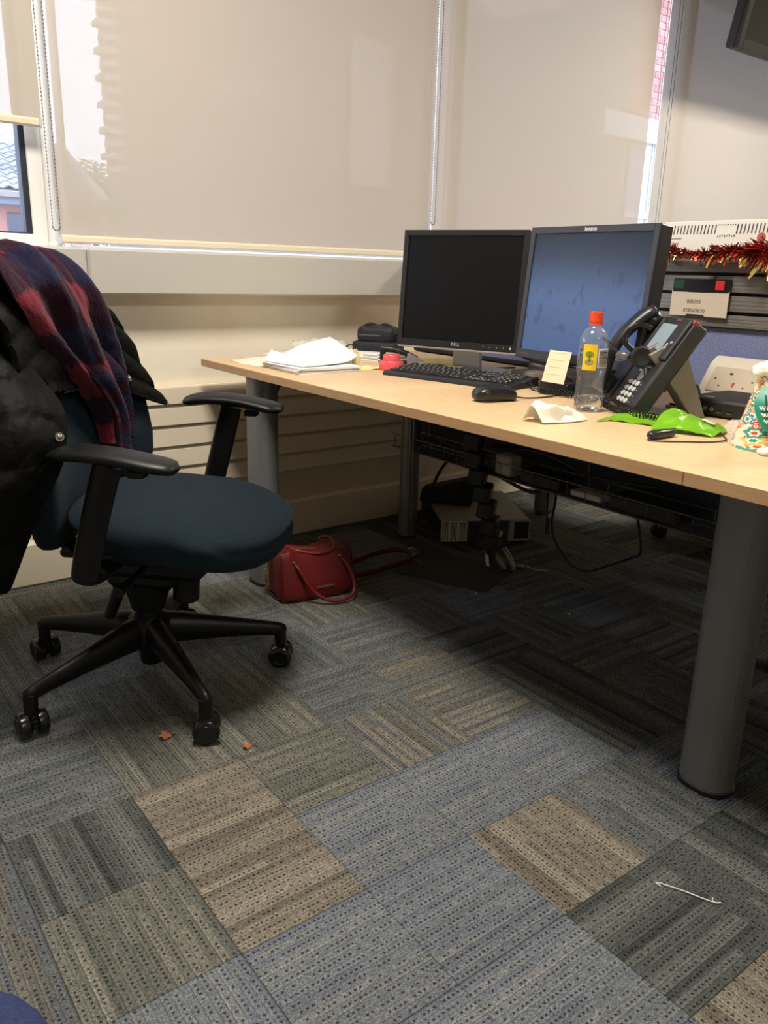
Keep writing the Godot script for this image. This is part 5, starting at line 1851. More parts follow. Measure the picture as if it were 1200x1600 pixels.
func build_desk_right() -> void:
	var black := mat(rgb(28, 28, 29), 0.5)
	# crumpled white tissue in front of the bottle
	var s := mb()
	var soft := mat(rgb(252, 248, 238), 0.9)
	soft.backlight_enabled = true
	soft.backlight = Color(0.7, 0.7, 0.66)
	var tis := [
		[Vector3(1.285, DT + 0.004, 1.515), Vector3(1.29, DT + 0.038, 1.535), Vector3(1.296, DT + 0.004, 1.565)],
		[Vector3(1.318, DT + 0.004, 1.500), Vector3(1.325, DT + 0.044, 1.530), Vector3(1.322, DT + 0.004, 1.575)],
		[Vector3(1.352, DT + 0.003, 1.505), Vector3(1.355, DT + 0.022, 1.545), Vector3(1.352, DT + 0.003, 1.580)],
		[Vector3(1.388, DT + 0.003, 1.515), Vector3(1.388, DT + 0.026, 1.548), Vector3(1.385, DT + 0.003, 1.585)],
		[Vector3(1.43, DT + 0.003, 1.525), Vector3(1.43, DT + 0.012, 1.555), Vector3(1.425, DT + 0.003, 1.58)],
	]
	sheet(s, func(u: float, v: float) -> Vector3:
		var p := bicubic(tis, u, v)
		var w := sin(v * PI) * smoothstep(0.0, 0.12, u) * smoothstep(1.0, 0.85, u)
		return p + w * Vector3(0.006 * sin(v * 9.0 + u * 5.0), 0.005 * sin(u * 17.0 + v * 6.0) + 0.005 * sin(v * 13.0 - u * 7.0) + 0.012 * lumps.get_noise_3dv(p * 22.0), 0.006 * sin(u * 12.0)), 56, 48, 0.0008)
	tag(put("tissue", s, soft), "crumpled white paper tissue lying before the water bottle", "tissue")
	# green foil packets
	var foil := mat(rgb(132, 200, 36), 0.28, 0.25)
	var g := [
		[Vector3(1.43, DT + 0.002, 1.60), Vector3(1.475, DT + 0.004, 1.625), Vector3(1.50, DT + 0.003, 1.72)],
		[Vector3(1.52, DT + 0.010, 1.595), Vector3(1.53, DT + 0.013, 1.64), Vector3(1.535, DT + 0.006, 1.735)],
		[Vector3(1.61, DT + 0.003, 1.60), Vector3(1.60, DT + 0.010, 1.66), Vector3(1.575, DT + 0.003, 1.75)],
	]
	paper("green_packet", "flat green foil packet lying under the curly phone cord", "wrapper", g, foil, 0.0016, 0.006, 24, 24)
	g = [
		[Vector3(1.44, DT + 0.006, 1.735), Vector3(1.465, DT + 0.008, 1.78), Vector3(1.495, DT + 0.004, 1.835)],
		[Vector3(1.49, DT + 0.030, 1.72), Vector3(1.51, DT + 0.024, 1.775), Vector3(1.525, DT + 0.008, 1.84)],
		[Vector3(1.545, DT + 0.036, 1.715), Vector3(1.56, DT + 0.024, 1.765), Vector3(1.57, DT + 0.006, 1.825)],
		[Vector3(1.60, DT + 0.006, 1.725), Vector3(1.61, DT + 0.006, 1.765), Vector3(1.61, DT + 0.003, 1.80)],
	]
	var pk := paper("green_packet", "crumpled green foil packet with a white patch in front of the black mini computer", "wrapper", g, foil, 0.0018, 0.008, 24, 24)
	s = mb()
	var pg := g
	sheet(s, func(u: float, v: float) -> Vector3: return bicubic(pg, 0.62 + 0.2 * u, 0.5 + 0.16 * v) + Vector3(-0.001, 0.0035, 0.001), 6, 6, 0.0004)
	put("white_patch", s, mat(rgb(232, 240, 214), 0.4), pk)
	# small black receiver on a thin lead
	var t := thing("cable_receiver", "small black pod on a thin looped lead at the front of the desk", "adapter", Vector3(1.402, DT, 1.785), deg_to_rad(-8))
	s = mb()
	blob(s, Transform3D(Basis(Vector3.UP, 0.1), Vector3(0, 0.0085, 0)), Vector3(0.04, 0.0085, 0.0115), 0.6, 24, 10)
	put("pod", s, mat(rgb(36, 36, 37), 0.3), t)
	s = mb()
	tube(s, spline([Vector3(-0.036, 0.006, 0.006), Vector3(-0.05, 0.002, 0.014), Vector3(-0.03, 0.002, 0.035), Vector3(0.01, 0.002, 0.055), Vector3(0.055, 0.002, 0.075), Vector3(0.095, 0.003, 0.078), Vector3(0.12, 0.005, 0.05)], 8), 0.0015, 6)
	put("lead", s, mat(rgb(60, 54, 48), 0.5), t)
	# mini computer
	t = thing("mini_computer", "flat black mini computer with front sockets behind the paper cone", "computer", Vector3(1.822, DT, 1.712), deg_to_rad(-88))
	s = mb()
	box(s, Vector3(0, 0.024, 0), Vector3(0.19, 0.036, 0.2), 0.006)
	put("case", s, black, t)
	s = mb()
	box(s, Vector3(0, 0.0035, 0), Vector3(0.17, 0.007, 0.18), 0.002)
	put("rubber_foot", s, mat(rgb(16, 16, 16), 0.7), t)
	s = mb()
	box(s, Vector3(-0.052, 0.0424, 0.06), Vector3(0.022, 0.0008, 0.012))
	put("sticker", s, mat(rgb(226, 226, 222), 0.5), t)
	for k in 2:
		s = mb()
		var ring := Transform3D(Basis(Vector3.RIGHT, PI / 2), Vector3(-0.036 + k * 0.016, 0.02, 0.1))
		lathe(s, [Vector2(0.0022, 0.0), Vector2(0.0044, 0.0), Vector2(0.0044, 0.0016), Vector2(0.0022, 0.0016)], 18, ring)
		put("audio_jack", s, mat(rgb(160, 158, 150), 0.35, 0.5), t)
	for k in 2:
		s = mb()
		box(s, Vector3(0.0 + k * 0.024, 0.019, 0.1003), Vector3(0.015, 0.008, 0.001), 0.0003)
		var u := put("usb_port", s, mat(rgb(10, 10, 10), 0.5), t)
		s = mb()
		box(s, Vector3(0.0 + k * 0.024, 0.0145, 0.1006), Vector3(0.014, 0.0012, 0.001))
		put("port_lip", s, mat(rgb(140, 140, 138), 0.3, 0.7), u)
	s = mb()
	rod(s, Vector3(-0.068, 0.022, 0.099), Vector3(-0.068, 0.022, 0.1012), 0.0028, 12)
	rod(s, Vector3(-0.072, 0.014, 0.099), Vector3(-0.072, 0.014, 0.1012), 0.002, 10)
	put("power_button", s, mat(rgb(200, 200, 196), 0.4), t)
	# double socket box against the screen
	t = thing("socket_box", "cream desk power socket box leaning back against the blue screen", "socket box", Vector3(2.045, DT, 1.645), -PI / 2)
	s = mb()
	var prof := [Vector2(-0.045, 0.0), Vector2(0.05, 0.0), Vector2(0.05, 0.012), Vector2(-0.006, 0.092), Vector2(-0.03, 0.108), Vector2(-0.045, 0.108)]
	prism(s, prof, -0.17, 0.17, Transform3D(Basis(Vector3.BACK, Vector3.UP, Vector3.LEFT), Vector3.ZERO), 0.006)
	put("case", s, mat(rgb(214, 204, 186), 0.5), t)
	var slope := Transform3D(Basis(Vector3.RIGHT, -atan2(0.056, 0.08)), Vector3(0, 0.052, 0.0235))
	for k in 2:
		s = mb()
		box(s, Vector3(-0.075 + k * 0.15, 0, 0.0015), Vector3(0.135, 0.074, 0.004), 0.0015, slope)
		var pl := put("socket_plate", s, mat(rgb(196, 182, 158), 0.45), t)
		var holes := mat(rgb(44, 38, 34), 0.7)
		for q in [[-0.052, 0.0, 0.006, 0.004], [-0.034, -0.02, 0.005, 0.004], [-0.014, 0.018, 0.009, 0.006], [0.034, -0.02, 0.005, 0.004], [0.052, 0.0, 0.006, 0.004]]:
			s = mb()
			box(s, Vector3(-0.075 + k * 0.15 + q[0], q[1], 0.0036), Vector3(q[2], q[3], 0.0012), 0.0003, slope)
			put("socket_hole", s, holes, pl)
		s = mb()
		box(s, Vector3(-0.075 + k * 0.15 + 0.004, -0.014, 0.004), Vector3(0.006, 0.013, 0.002), 0.0005, slope)
		put("switch", s, mat(rgb(176, 62, 54), 0.5), pl)
	cable("socket_lead", "black lead lying along the foot of the blue screen", [Vector3(2.06, DT + 0.006, 1.22), Vector3(2.05, DT + 0.006, 1.34), Vector3(2.03, DT + 0.008, 1.43), Vector3(1.985, DT + 0.006, 1.5), Vector3(1.96, DT + 0.006, 1.6)], 0.004, mat(rgb(24, 24, 26), 0.5))
	# patterned paper cone with teal bow and white tip
	build_cone()
	s = mb()
	blob(s, Transform3D(Basis(), Vector3(1.44, DT + 0.006, 1.985)), Vector3(0.022, 0.007, 0.016), 1.0, 18, 10, func(q: Vector3) -> Vector3: return q * (1.0 + 0.4 * lumps.get_noise_3dv(q * 60.0)))
	tag(put("paper_scrap", s, soft), "small white crumpled scrap in front of the paper cone", "scrap")
	# clear sweet wrapper
	var film := mat(Color(1, 0.98, 0.94, 0.25), 0.1, 0, 0.7)
	film.transparency = BaseMaterial3D.TRANSPARENCY_ALPHA
	var w := [[Vector3(1.60, DT + 0.004, 1.79), Vector3(1.56, DT + 0.006, 1.86)], [Vector3(1.64, DT + 0.016, 1.80), Vector3(1.62, DT + 0.02, 1.87)], [Vector3(1.68, DT + 0.003, 1.80), Vector3(1.66, DT + 0.003, 1.86)]]
	paper("clear_wrapper", "crinkled clear wrapper between the green packet and the paper cone", "wrapper", w, film, 0.0005, 0.014, 26, 20)

func build_cone() -> void:
	var n := 512
	var im := Image.create(n, n, false, Image.FORMAT_RGB8)
	im.fill(rgb(240, 220, 190))
	var cols := [rgb(206, 74, 52), rgb(226, 138, 52), rgb(46, 150, 132), rgb(60, 140, 168), rgb(180, 52, 48), rgb(198, 160, 120), rgb(226, 190, 90)]
	var spots := []
	for k in 190:
		spots.append([rng.randf() * n, rng.randf() * n, rng.randf_range(15, 40), cols[rng.randi_range(0, 6)], cols[rng.randi_range(0, 6)], rng.randi_range(5, 8)])
	for q in spots:
		var r: float = q[2]
		for dy in range(-int(r), int(r) + 1):
			for dx in range(-int(r), int(r) + 1):
				var d := Vector2(dx, dy)
				var edge := r * (0.86 + 0.14 * cos(d.angle() * q[5]))
				var c: Color
				if d.length() > edge:
					continue
				elif d.length() > edge * 0.62:
					c = q[3]
				elif d.length() > edge * 0.34:
					c = rgb(246, 232, 206)
				else:
					c = q[4]
				im.set_pixel(posmod(int(q[0]) + dx, n), posmod(int(q[1]) + dy, n), c)
	for x in n:   # teal grass around the hem
		var top := 26 + int(16.0 * absf(sin(x * 0.11)) + 8.0 * sin(x * 0.37))
		for y in top:
			im.set_pixel(x, n - 1 - y, cols[2] if (x * 3 + y * 5) % 17 > 3 else rgb(206, 214, 170))
	var m := mat(Color.WHITE, 0.5)
	m.albedo_texture = ImageTexture.create_from_image(im)
	m.texture_repeat = true
	var t := thing("paper_cone", "floral patterned paper cone hat with teal bow and white tip", "party hat", Vector3(1.505, DT, 1.948))
	t.rotation.z = 0.10
	t.rotation.x = -0.07
	t.rotation.y = -0.2
	var s := mb()
	sheet(s, func(u: float, v: float) -> Vector3:
		var a := u * TAU
		var r := lerpf(0.015, 0.068, pow(v, 1.12)) * (1.0 + 0.015 * sin(a * 3.0))
		return Vector3(cos(a) * r, 0.146 * (1.0 - v), sin(a) * r), 60, 18, 0.0008)
	put("cone", s, m, t)
	s = mb()
	blob(s, Transform3D(Basis(), Vector3(0, 0.149, 0)), Vector3(0.03, 0.014, 0.026), 1.0, 30, 16, func(q: Vector3) -> Vector3:
		return q * (1.0 + 0.5 * lumps.get_noise_3dv(q * 55.0)))
	put("white_tip", s, mat(rgb(246, 240, 228), 0.9), t)
	var teal := mat(rgb(40, 148, 124), 0.4)
	s = mb()
	var leaf := [
		[Vector3(-0.050, 0.045, 0.035), Vector3(-0.038, 0.04, 0.058), Vector3(-0.01, 0.04, 0.078)],
		[Vector3(-0.054, 0.068, 0.022), Vector3(-0.042, 0.065, 0.048), Vector3(-0.015, 0.075, 0.068)],
		[Vector3(-0.05, 0.095, 0.012), Vector3(-0.042, 0.092, 0.036), Vector3(-0.02, 0.10, 0.055)],
		[Vector3(-0.026, 0.125, 0.012), Vector3(-0.026, 0.12, 0.022), Vector3(-0.018, 0.118, 0.03)],
	]
	sheet(s, func(u: float, v: float) -> Vector3: return bicubic(leaf, u, v) + Vector3(-0.004, 0, 0.004), 16, 18, 0.002)
	var bow := put("teal_bow", s, teal, t)
	var script := mat(rgb(236, 238, 226), 0.5)
	for k in 3:
		s = mb()
		var pts := []
		for i in 30:
			var u := 0.2 + 0.7 * i / 29.0
			pts.append(bicubic(leaf, u, 0.28 + 0.15 * k + 0.045 * sin(i * 1.5 + k) + 0.06 * u) + Vector3(-0.0075, 0, 0.0065))
		tube(s, pts, 0.0013, 5)
		put("white_script", s, script, bow)
	s = mb()
	tube(s, [bicubic(leaf, 0.35, 0.4) + Vector3(-0.0075, 0, 0.0065), bicubic(leaf, 0.42, 0.62) + Vector3(-0.0075, 0, 0.0065), bicubic(leaf, 0.36, 0.86) + Vector3(-0.0075, 0, 0.0065)], 0.0016, 5)
	put("fold_line", s, mat(rgb(24, 80, 70), 0.5), bow)

func build_under_desk() -> void:
	var black := mat(rgb(26, 26, 27), 0.5)
	var wire := mat(rgb(120, 118, 114), 0.35, 0.8)
	# wire cable basket under the desk
	var t := thing("cable_basket", "wire cable basket hung under the monitor desk", "basket", Vector3(2.0, 0.36, 1.0))
	for x in [-0.05, 0.06]:
		for y in [0.0, 0.05]:
			var s := mb()
			rod(s, Vector3(x, y, -0.8), Vector3(x, y, 0.95), 0.0022, 6)
			put("rail_wire", s, wire, t)
	for k in 24:
		var z := -0.78 + k * 0.074
		var s := mb()
		tube(s, [Vector3(-0.05, 0.052, z), Vector3(-0.05, 0.0, z), Vector3(0.06, 0.0, z), Vector3(0.06, 0.052, z)], 0.0016, 6)
		put("cross_wire", s, wire, t)
	for z in [-0.7, 0.1, 0.88]:
		var s := mb()
		rod(s, Vector3(0.06, 0.05, z), Vector3(0.06, 0.338, z), 0.003, 6)
		put("hanger", s, wire, t)
	# wire mesh behind
	var o := thing("wire_panel", "dark wire mesh panel behind the cable basket", "mesh panel", Vector3(2.085, 0.52, 0.6))
	for k in 9:
		var s := mb()
		rod(s, Vector3(0, -0.1, -0.4 + k * 0.09), Vector3(0, 0.17, -0.4 + k * 0.09), 0.0018, 6)
		put("upright_wire", s, black, o)
	for k in 4:
		var s := mb()
		rod(s, Vector3(0, -0.1 + k * 0.09, -0.42), Vector3(0, -0.1 + k * 0.09, 0.34), 0.0018, 6)
		put("level_wire", s, black, o)
	# adapters in the basket
	var grey := mat(rgb(176, 168, 156), 0.5)
	var s := mb()
	box(s, Vector3(2.0, 0.398, 0.80), Vector3(0.06, 0.07, 0.075), 0.006)
	tag(put("adapter_plug", s, grey), "grey plug adapter standing in the wire basket", "adapter")
	s = mb()
	box(s, Vector3(2.0, 0.372, 1.16), Vector3(0.05, 0.018, 0.12), 0.004)
	tag(put("adapter_plug", s, mat(rgb(200, 196, 188), 0.4)), "white plug strip lying in the wire basket near the dark panel", "adapter")
	s = mb()
	box(s, Vector3(2.005, 0.385, 1.38), Vector3(0.09, 0.05, 0.24), 0.008)
	tag(put("power_brick", s, mat(rgb(30, 30, 31), 0.5)), "black power brick in the near half of the wire basket", "adapter")
	s = mb()
	box(s, Vector3(2.0, 0.385, 0.98), Vector3(0.09, 0.046, 0.17), 0.008)
	tag(put("power_brick", s, mat(rgb(24, 24, 25), 0.5)), "black power brick in the middle of the wire basket", "adapter")
	# cable spine: linked shells from the desk to the floor
	t = thing("cable_spine", "black jointed cable spine running from the desk down to the floor", "cable spine", Vector3(1.99, 0, 0.745))
	var links := [[0.47, -0.055, -0.055], [0.405, -0.05, -0.05], [0.345, -0.04, -0.04], [0.285, -0.024, -0.026], [0.225, -0.012, -0.014], [0.165, -0.002, -0.002], [0.11, 0.006, 0.006]]
	for k in links.size():
		var q: Array = links[k]
		s = mb()
		var lean := Transform3D(Basis(Vector3(0.6, 0, -0.8).normalized(), 0.12 + 0.03 * sin(k * 2.0)), Vector3(q[1], q[0], q[2]))
		prism(s, rounded(0.102, 0.06, 0.012, 3), -0.0285, 0.0285, lean * Transform3D(Basis(Vector3.UP, 0.64) * upright().basis, Vector3.ZERO), 0.005)
		var link := put("link", s, black, t)
		s = mb()
		box(s, Vector3(0, 0.0, 0.0262), Vector3(0.003, 0.05, 0.002), 0, lean * Transform3D(Basis(Vector3.UP, -0.64 + 0.0), Vector3.ZERO))
		put("link_slot", s, mat(rgb(8, 8, 8), 0.6), link)
	s = mb()
	prism(s, rounded(0.05, 0.04, 0.008, 3), 0.49, 0.69, Transform3D(upright().basis, Vector3(-0.055, 0, -0.055)), 0.003)
	put("top_channel", s, mat(rgb(66, 64, 62), 0.5), t)
	s = mb()
	tube(s, spline([Vector3(0.004, 0.1, 0.004), Vector3(0.01, 0.05, 0.01), Vector3(0.012, 0.02, 0.016)], 5), 0.03, 12, Vector2(1.0, 0.7))
	put("bottom_cuff", s, black, t)
	for k in 2:
		s = mb()
		tube(s, spline([Vector3(0.004 + k * 0.04, 0.075, 0.0 + k * 0.028), Vector3(0.01 + k * 0.04, 0.05, 0.03 + k * 0.02), Vector3(0.02 + k * 0.035, 0.02, 0.05 + k * 0.016), Vector3(0.03 + k * 0.03, 0.004, 0.052 + k * 0.016)], 6), 0.0115, 12)
		put("grey_conduit", s, mat(rgb(128, 128, 124), 0.35, 0.4), t)
	s = mb()
	box(s, Vector3(-0.016, 0.042, 0.018), Vector3(0.003, 0.045, 0.018), 0.001, Transform3D(Basis(Vector3.BACK, 0.2), Vector3.ZERO))
	put("white_tag", s, mat(rgb(212, 212, 208), 0.5), t)
	# desktop computer lying on its side
	t = thing("desktop_computer", "grey desktop computer lying flat on the carpet with perforated back", "computer", Vector3(2.283, 0, 0.347), deg_to_rad(-30.0))
	s = mb()
	box(s, Vector3(0, 0.052, 0), Vector3(0.365, 0.09, 0.44), 0.004)
	put("case", s, mat(rgb(140, 138, 132), 0.5, 0.1), t)
	s = mb()
	box(s, Vector3(-0.184, 0.052, 0), Vector3(0.004, 0.088, 0.438), 0.001)
	put("side_cover", s, black, t)
	s = mb()
	box(s, Vector3(-0.128, 0.052, 0.2205), Vector3(0.1, 0.084, 0.004), 0.001)
	var grille := put("grille", s, mat(rgb(214, 212, 204), 0.4, 0.2), t)
	s = mb()
	box(s, Vector3.ZERO, Vector3(0.0052, 0.005, 0.0012))
	s.generate_normals()
	var hm := s.commit()
	for c in 11:
		if c in [3, 7]:
			continue
		for r in 9:
			var h := put_mesh("hole", hm, mat_hole(), grille)
			h.position = Vector3(-0.172 + c * 0.0085, 0.0175 + r * 0.0085 + (0.004 if c % 2 else 0.0), 0.2228)
	s = mb()
	box(s, Vector3(0.14, 0.052, 0.2205), Vector3(0.078, 0.084, 0.004), 0.001)
	var psu := put("power_supply", s, mat(rgb(160, 156, 146), 0.4, 0.2), t)
	s = mb()
	box(s, Vector3(0.146, 0.054, 0.2225), Vector3(0.06, 0.07, 0.003), 0.001)
	put("fan_opening", s, mat(rgb(22, 22, 22), 0.6), psu)
	s = mb()
	box(s, Vector3(0.01, 0.052, 0.2195), Vector3(0.165, 0.082, 0.003), 0.001)
	var io := put("port_plate", s, mat(rgb(66, 64, 60), 0.4, 0.4), t)
	for q in [[-0.05, 0.03, 0.03, 0.014], [-0.01, 0.03, 0.014, 0.018], [0.02, 0.03, 0.03, 0.012], [0.06, 0.034, 0.026, 0.022], [0.05, 0.07, 0.03, 0.01], [-0.04, 0.07, 0.05, 0.01]]:
		s = mb()
		box(s, Vector3(q[0], q[1], 0.2212), Vector3(q[2], q[3], 0.002), 0.0004)
		put("port", s, mat(rgb(24, 24, 26), 0.5), io)
	# dark bag leaning behind the computer
	s = mb()
	var wedge := [Vector2(-0.11, 0.0), Vector2(0.11, 0.0), Vector2(0.135, 0.10), Vector2(0.10, 0.115), Vector2(-0.1, 0.055)]
	prism(s, wedge, -0.05, 0.05, Transform3D(Basis(Vector3.UP, -0.95), Vector3(2.215, 0.099, 0.25)), 0.012)
	tag(put("laptop_bag", s, mat(rgb(20, 20, 22), 0.8)), "black sloping fabric bag on top of the flat grey computer", "bag")
	# loose power leads
	var rubber := mat(rgb(20, 20, 21), 0.5)
	cable("power_cable", "thick black cable hanging in a big loop above the carpet", [Vector3(2.03, 0.37, 1.0), Vector3(2.04, 0.30, 0.99), Vector3(2.05, 0.22, 0.975), Vector3(2.05, 0.16, 1.0), Vector3(2.05, 0.105, 1.07), Vector3(2.05, 0.10, 1.14), Vector3(2.05, 0.145, 1.22), Vector3(2.05, 0.195, 1.30), Vector3(2.05, 0.225, 1.335), Vector3(2.05, 0.30, 1.318), Vector3(2.04, 0.385, 1.295)], 0.0045, rubber)
	t = thing("plug_lead", "short black lead with a plug dangling beside the big cable loop", "cable", Vector3(2.05, 0.18, 0.955))
	s = mb()
	tube(s, spline([Vector3(-0.02, 0.2, 0.0), Vector3(-0.005, 0.14, -0.004), Vector3(0, 0.07, -0.006), Vector3(0, 0.04, 0)], 6), 0.004, 8)
	put("lead", s, rubber, t)
	s = mb()
	rod(s, Vector3(0, 0.0, 0.002), Vector3(0, 0.055, 0), 0.009, 12, 0.006, 0.002)
	put("plug", s, rubber, t)
	cable("power_cable", "black cable sweeping from the wire basket down behind the metal column", [Vector3(1.98, 0.41, 0.66), Vector3(1.975, 0.40, 0.58), Vector3(1.985, 0.33, 0.48), Vector3(2.0, 0.22, 0.40), Vector3(2.01, 0.12, 0.36), Vector3(2.0, 0.06, 0.32)], 0.006, rubber)
	cable("power_cable", "black cable arching over the rim of the wire basket", [Vector3(1.97, 0.38, 0.34), Vector3(1.98, 0.43, 0.40), Vector3(1.98, 0.42, 0.50), Vector3(1.99, 0.40, 0.60)], 0.0045, rubber)
	cable("power_cable", "black cable bundle looping below the adapter plug", [Vector3(1.97, 0.37, 0.72), Vector3(1.99, 0.345, 0.80), Vector3(2.02, 0.32, 0.86), Vector3(2.02, 0.325, 0.92), Vector3(2.03, 0.37, 0.96)], 0.007, rubber)
	cable("power_cable", "black cable slung along the top of the basket", [Vector3(2.0, 0.45, 0.72), Vector3(2.02, 0.46, 0.95), Vector3(2.01, 0.43, 1.15), Vector3(2.0, 0.45, 1.4)], 0.006, rubber)
	# flat dark floor plate
	s = mb()
	prism(s, rounded(0.27, 0.36, 0.006, 2), 0.0, 0.007, Transform3D(Basis(Vector3.UP, 0.42) * upright().basis, Vector3(1.86, 0.0005, 0.70)), 0.002)
	var plate := mat(rgb(54, 54, 52), 0.95)
	plate.normal_enabled = true
	plate.normal_texture = weave_normal
	plate.normal_scale = 0.6
	tri_map(plate, Vector3.ONE * 8.0)
	tag(put("floor_box_lid", s, plate), "dark floor box lid lying on the carpet before the cable spine", "floor box")
	# caster of a pedestal under the far desk
	t = thing("drawer_pedestal", "dark drawer pedestal beyond the screen, one black caster showing", "pedestal", Vector3(2.99, 0, 1.02))
	s = mb()
	box(s, Vector3(0.03, 0.38, 0.05), Vector3(0.4, 0.54, 0.5), 0.004)
	put("body", s, mat(rgb(60, 58, 56), 0.6), t)
	for x in [-0.14, 0.2]:
		for z in [-0.15, 0.25]:
			s = mb()
			for e in [-1.0, 1.0]:
				lathe(s, [Vector2(0, -0.01), Vector2(0.026, -0.01), Vector2(0.03, 0), Vector2(0.026, 0.01), Vector2(0, 0.01)], 18, Transform3D(Basis(Vector3.RIGHT, PI / 2), Vector3(x, 0.03, z + e * 0.014)))
			rod(s, Vector3(x, 0.03, z), Vector3(x, 0.112, z), 0.01, 8)
			put("caster", s, mat(rgb(16, 16, 16), 0.3), t)

var hole_m: StandardMaterial3D
func mat_hole() -> StandardMaterial3D:
	if hole_m == null:
		hole_m = mat(rgb(20, 20, 20), 0.7)
	return hole_m

func build_handbag() -> void:
	var red := mat(rgb(104, 16, 21), 0.42, 0, 0.5)
	red.normal_enabled = true
	red.normal_texture = noise_tex(0.12, 71, 0, 1, 256, 4.0, 3)
	red.normal_scale = 0.35
	tri_map(red, Vector3.ONE * 6.0)
	var dark_red := mat(rgb(84, 13, 18), 0.45)
	var gold := mat(rgb(206, 186, 140), 0.25, 0.95)
	# local x runs along the bag, away from the zipped end
	var t := thing("handbag", "small red leather bowling bag with rolled handles lying by the desk leg", "handbag", Vector3(1.325, 0, 0.582), deg_to_rad(-8.0))
	var s := mb()
	var bend := func(q: Vector3) -> Vector3:
		q.z *= 1.0 - 0.34 * clampf((q.y + 0.03) / 0.11, 0.0, 1.0)
		q.y += 0.010 * lumps.get_noise_3dv(q * 16.0) - 0.014 * clampf(q.x / 0.13, -1, 1) * (0.5 if q.y > 0 else 0.0)
		q.y -= 0.016 * exp(-pow(q.x / 0.07, 2.0)) * (1.0 if q.y > 0.03 else 0.0)
		return q
	blob(s, Transform3D(Basis(), Vector3(0, 0.082, 0)), Vector3(0.132, 0.083, 0.082), 0.26, 60, 28, bend)
	put("body", s, red, t)
	# end panel, piped
	for e in [-1.0, 1.0]:
		s = mb()
		var pts := []
		for k in 28:
			var a := TAU * k / 28
			var y := 0.08 + 0.073 * signf(sin(a)) * pow(absf(sin(a)), 0.5)
			var z := 0.071 * signf(cos(a)) * pow(absf(cos(a)), 0.5) * (1.0 - 0.34 * clampf((y - 0.052) / 0.11, 0, 1))
			pts.append(Vector3(e * 0.128, y, z))
		tube(s, pts, 0.003, 6, Vector2.ONE, Vector3.UP, true)
		put("piping", s, dark_red, t)
	s = mb()
	tube(s, spline([Vector3(-0.134, 0.03, -0.028), Vector3(-0.137, 0.09, -0.026), Vector3(-0.131, 0.142, -0.018), Vector3(-0.10, 0.163, -0.008), Vector3(-0.04, 0.157, 0), Vector3(0.04, 0.15, 0), Vector3(0.11, 0.152, 0)], 6), 0.0042, 8, Vector2(1.6, 0.6))
	put("zip", s, gold, t)
	s = mb()   # chain charm hanging at the zipped end
	for k in 15:
		var c := Vector3(-0.143 - 0.002 * sin(k * 1.3), 0.148 - k * 0.0088, -0.035 - 0.004 * sin(k * 0.7))
		var ring := []
		for i in 10:
			var a := TAU * i / 10
			ring.append(c + (Vector3(0, cos(a) * 0.0055, sin(a) * 0.0038) if k % 2 else Vector3(sin(a) * 0.0038, cos(a) * 0.0055, 0)))
		tube(s, ring, 0.0011, 5, Vector2.ONE, Vector3.UP, true)
	put("chain", s, gold, t)
	s = mb()
	box(s, Vector3(-0.143, 0.118, -0.018), Vector3(0.003, 0.045, 0.012), 0.001)
	box(s, Vector3(-0.142, 0.065, -0.015), Vector3(0.003, 0.05, 0.008), 0.001)
	put("zip_pull", s, gold, t)
	# rolled handles: one flopped across the top, one down the front
	var h1 := spline([Vector3(-0.088, 0.158, -0.03), Vector3(-0.075, 0.165, 0.0), Vector3(-0.05, 0.158, 0.03), Vector3(0.0, 0.15, 0.05), Vector3(0.05, 0.152, 0.05), Vector3(0.075, 0.164, 0.035), Vector3(0.078, 0.174, 0.01), Vector3(0.07, 0.176, -0.02), Vector3(0.055, 0.172, -0.04)], 6)
	var h2 := spline([Vector3(-0.078, 0.128, 0.062), Vector3(-0.07, 0.11, 0.085), Vector3(-0.045, 0.06, 0.105), Vector3(-0.01, 0.025, 0.125), Vector3(0.04, 0.012, 0.14), Vector3(0.09, 0.022, 0.135), Vector3(0.108, 0.055, 0.112), Vector3(0.10, 0.10, 0.085), Vector3(0.082, 0.13, 0.06)], 6)
	for h in [h1, h2]:
		s = mb()
		tube(s, h, 0.0062, 10)
		put("handle", s, red, t)
	for p in [Vector3(-0.08, 0.13, 0.061), Vector3(0.083, 0.131, 0.06), Vector3(-0.09, 0.157, -0.028), Vector3(0.058, 0.166, -0.038)]:
		s = mb()
		var ring := []
		for i in 14:
			var a := TAU * i / 14
			ring.append(p + Vector3(cos(a) * 0.009, sin(a) * 0.007, sin(a) * 0.004))
		tube(s, ring, 0.0018, 6, Vector2.ONE, Vector3.UP, true)
		put("ring", s, gold, t)
	s = mb()
	box(s, Vector3(0.02, 0.046, 0.0845), Vector3(0.06, 0.008, 0.003), 0.001)
	put("name_plate", s, gold, t)
	# shoulder strap looped out over the carpet
	s = mb()
	var to := func(p: Vector3) -> Vector3: return t.transform.affine_inverse() * p
	var strap := [Vector3(1.455, 0.10, 0.53), Vector3(1.50, 0.05, 0.50), Vector3(1.58, 0.02, 0.47), Vector3(1.68, 0.018, 0.445), Vector3(1.77, 0.022, 0.45), Vector3(1.815, 0.02, 0.495), Vector3(1.775, 0.012, 0.55), Vector3(1.66, 0.012, 0.565), Vector3(1.56, 0.012, 0.575), Vector3(1.46, 0.03, 0.585)]
	var lp := []
	for p in strap:
		lp.append(to.call(p))
	tube(s, spline(lp, 8), 0.0105, 10, Vector2(0.22, 1.0), Vector3.UP)
	put("shoulder_strap", s, dark_red, t)
	s = mb()
	lp = []
	for p in [Vector3(1.80, 0.012, 0.53), Vector3(1.80, 0.006, 0.6), Vector3(1.785, 0.004, 0.67), Vector3(1.77, 0.003, 0.74)]:
		lp.append(to.call(p))
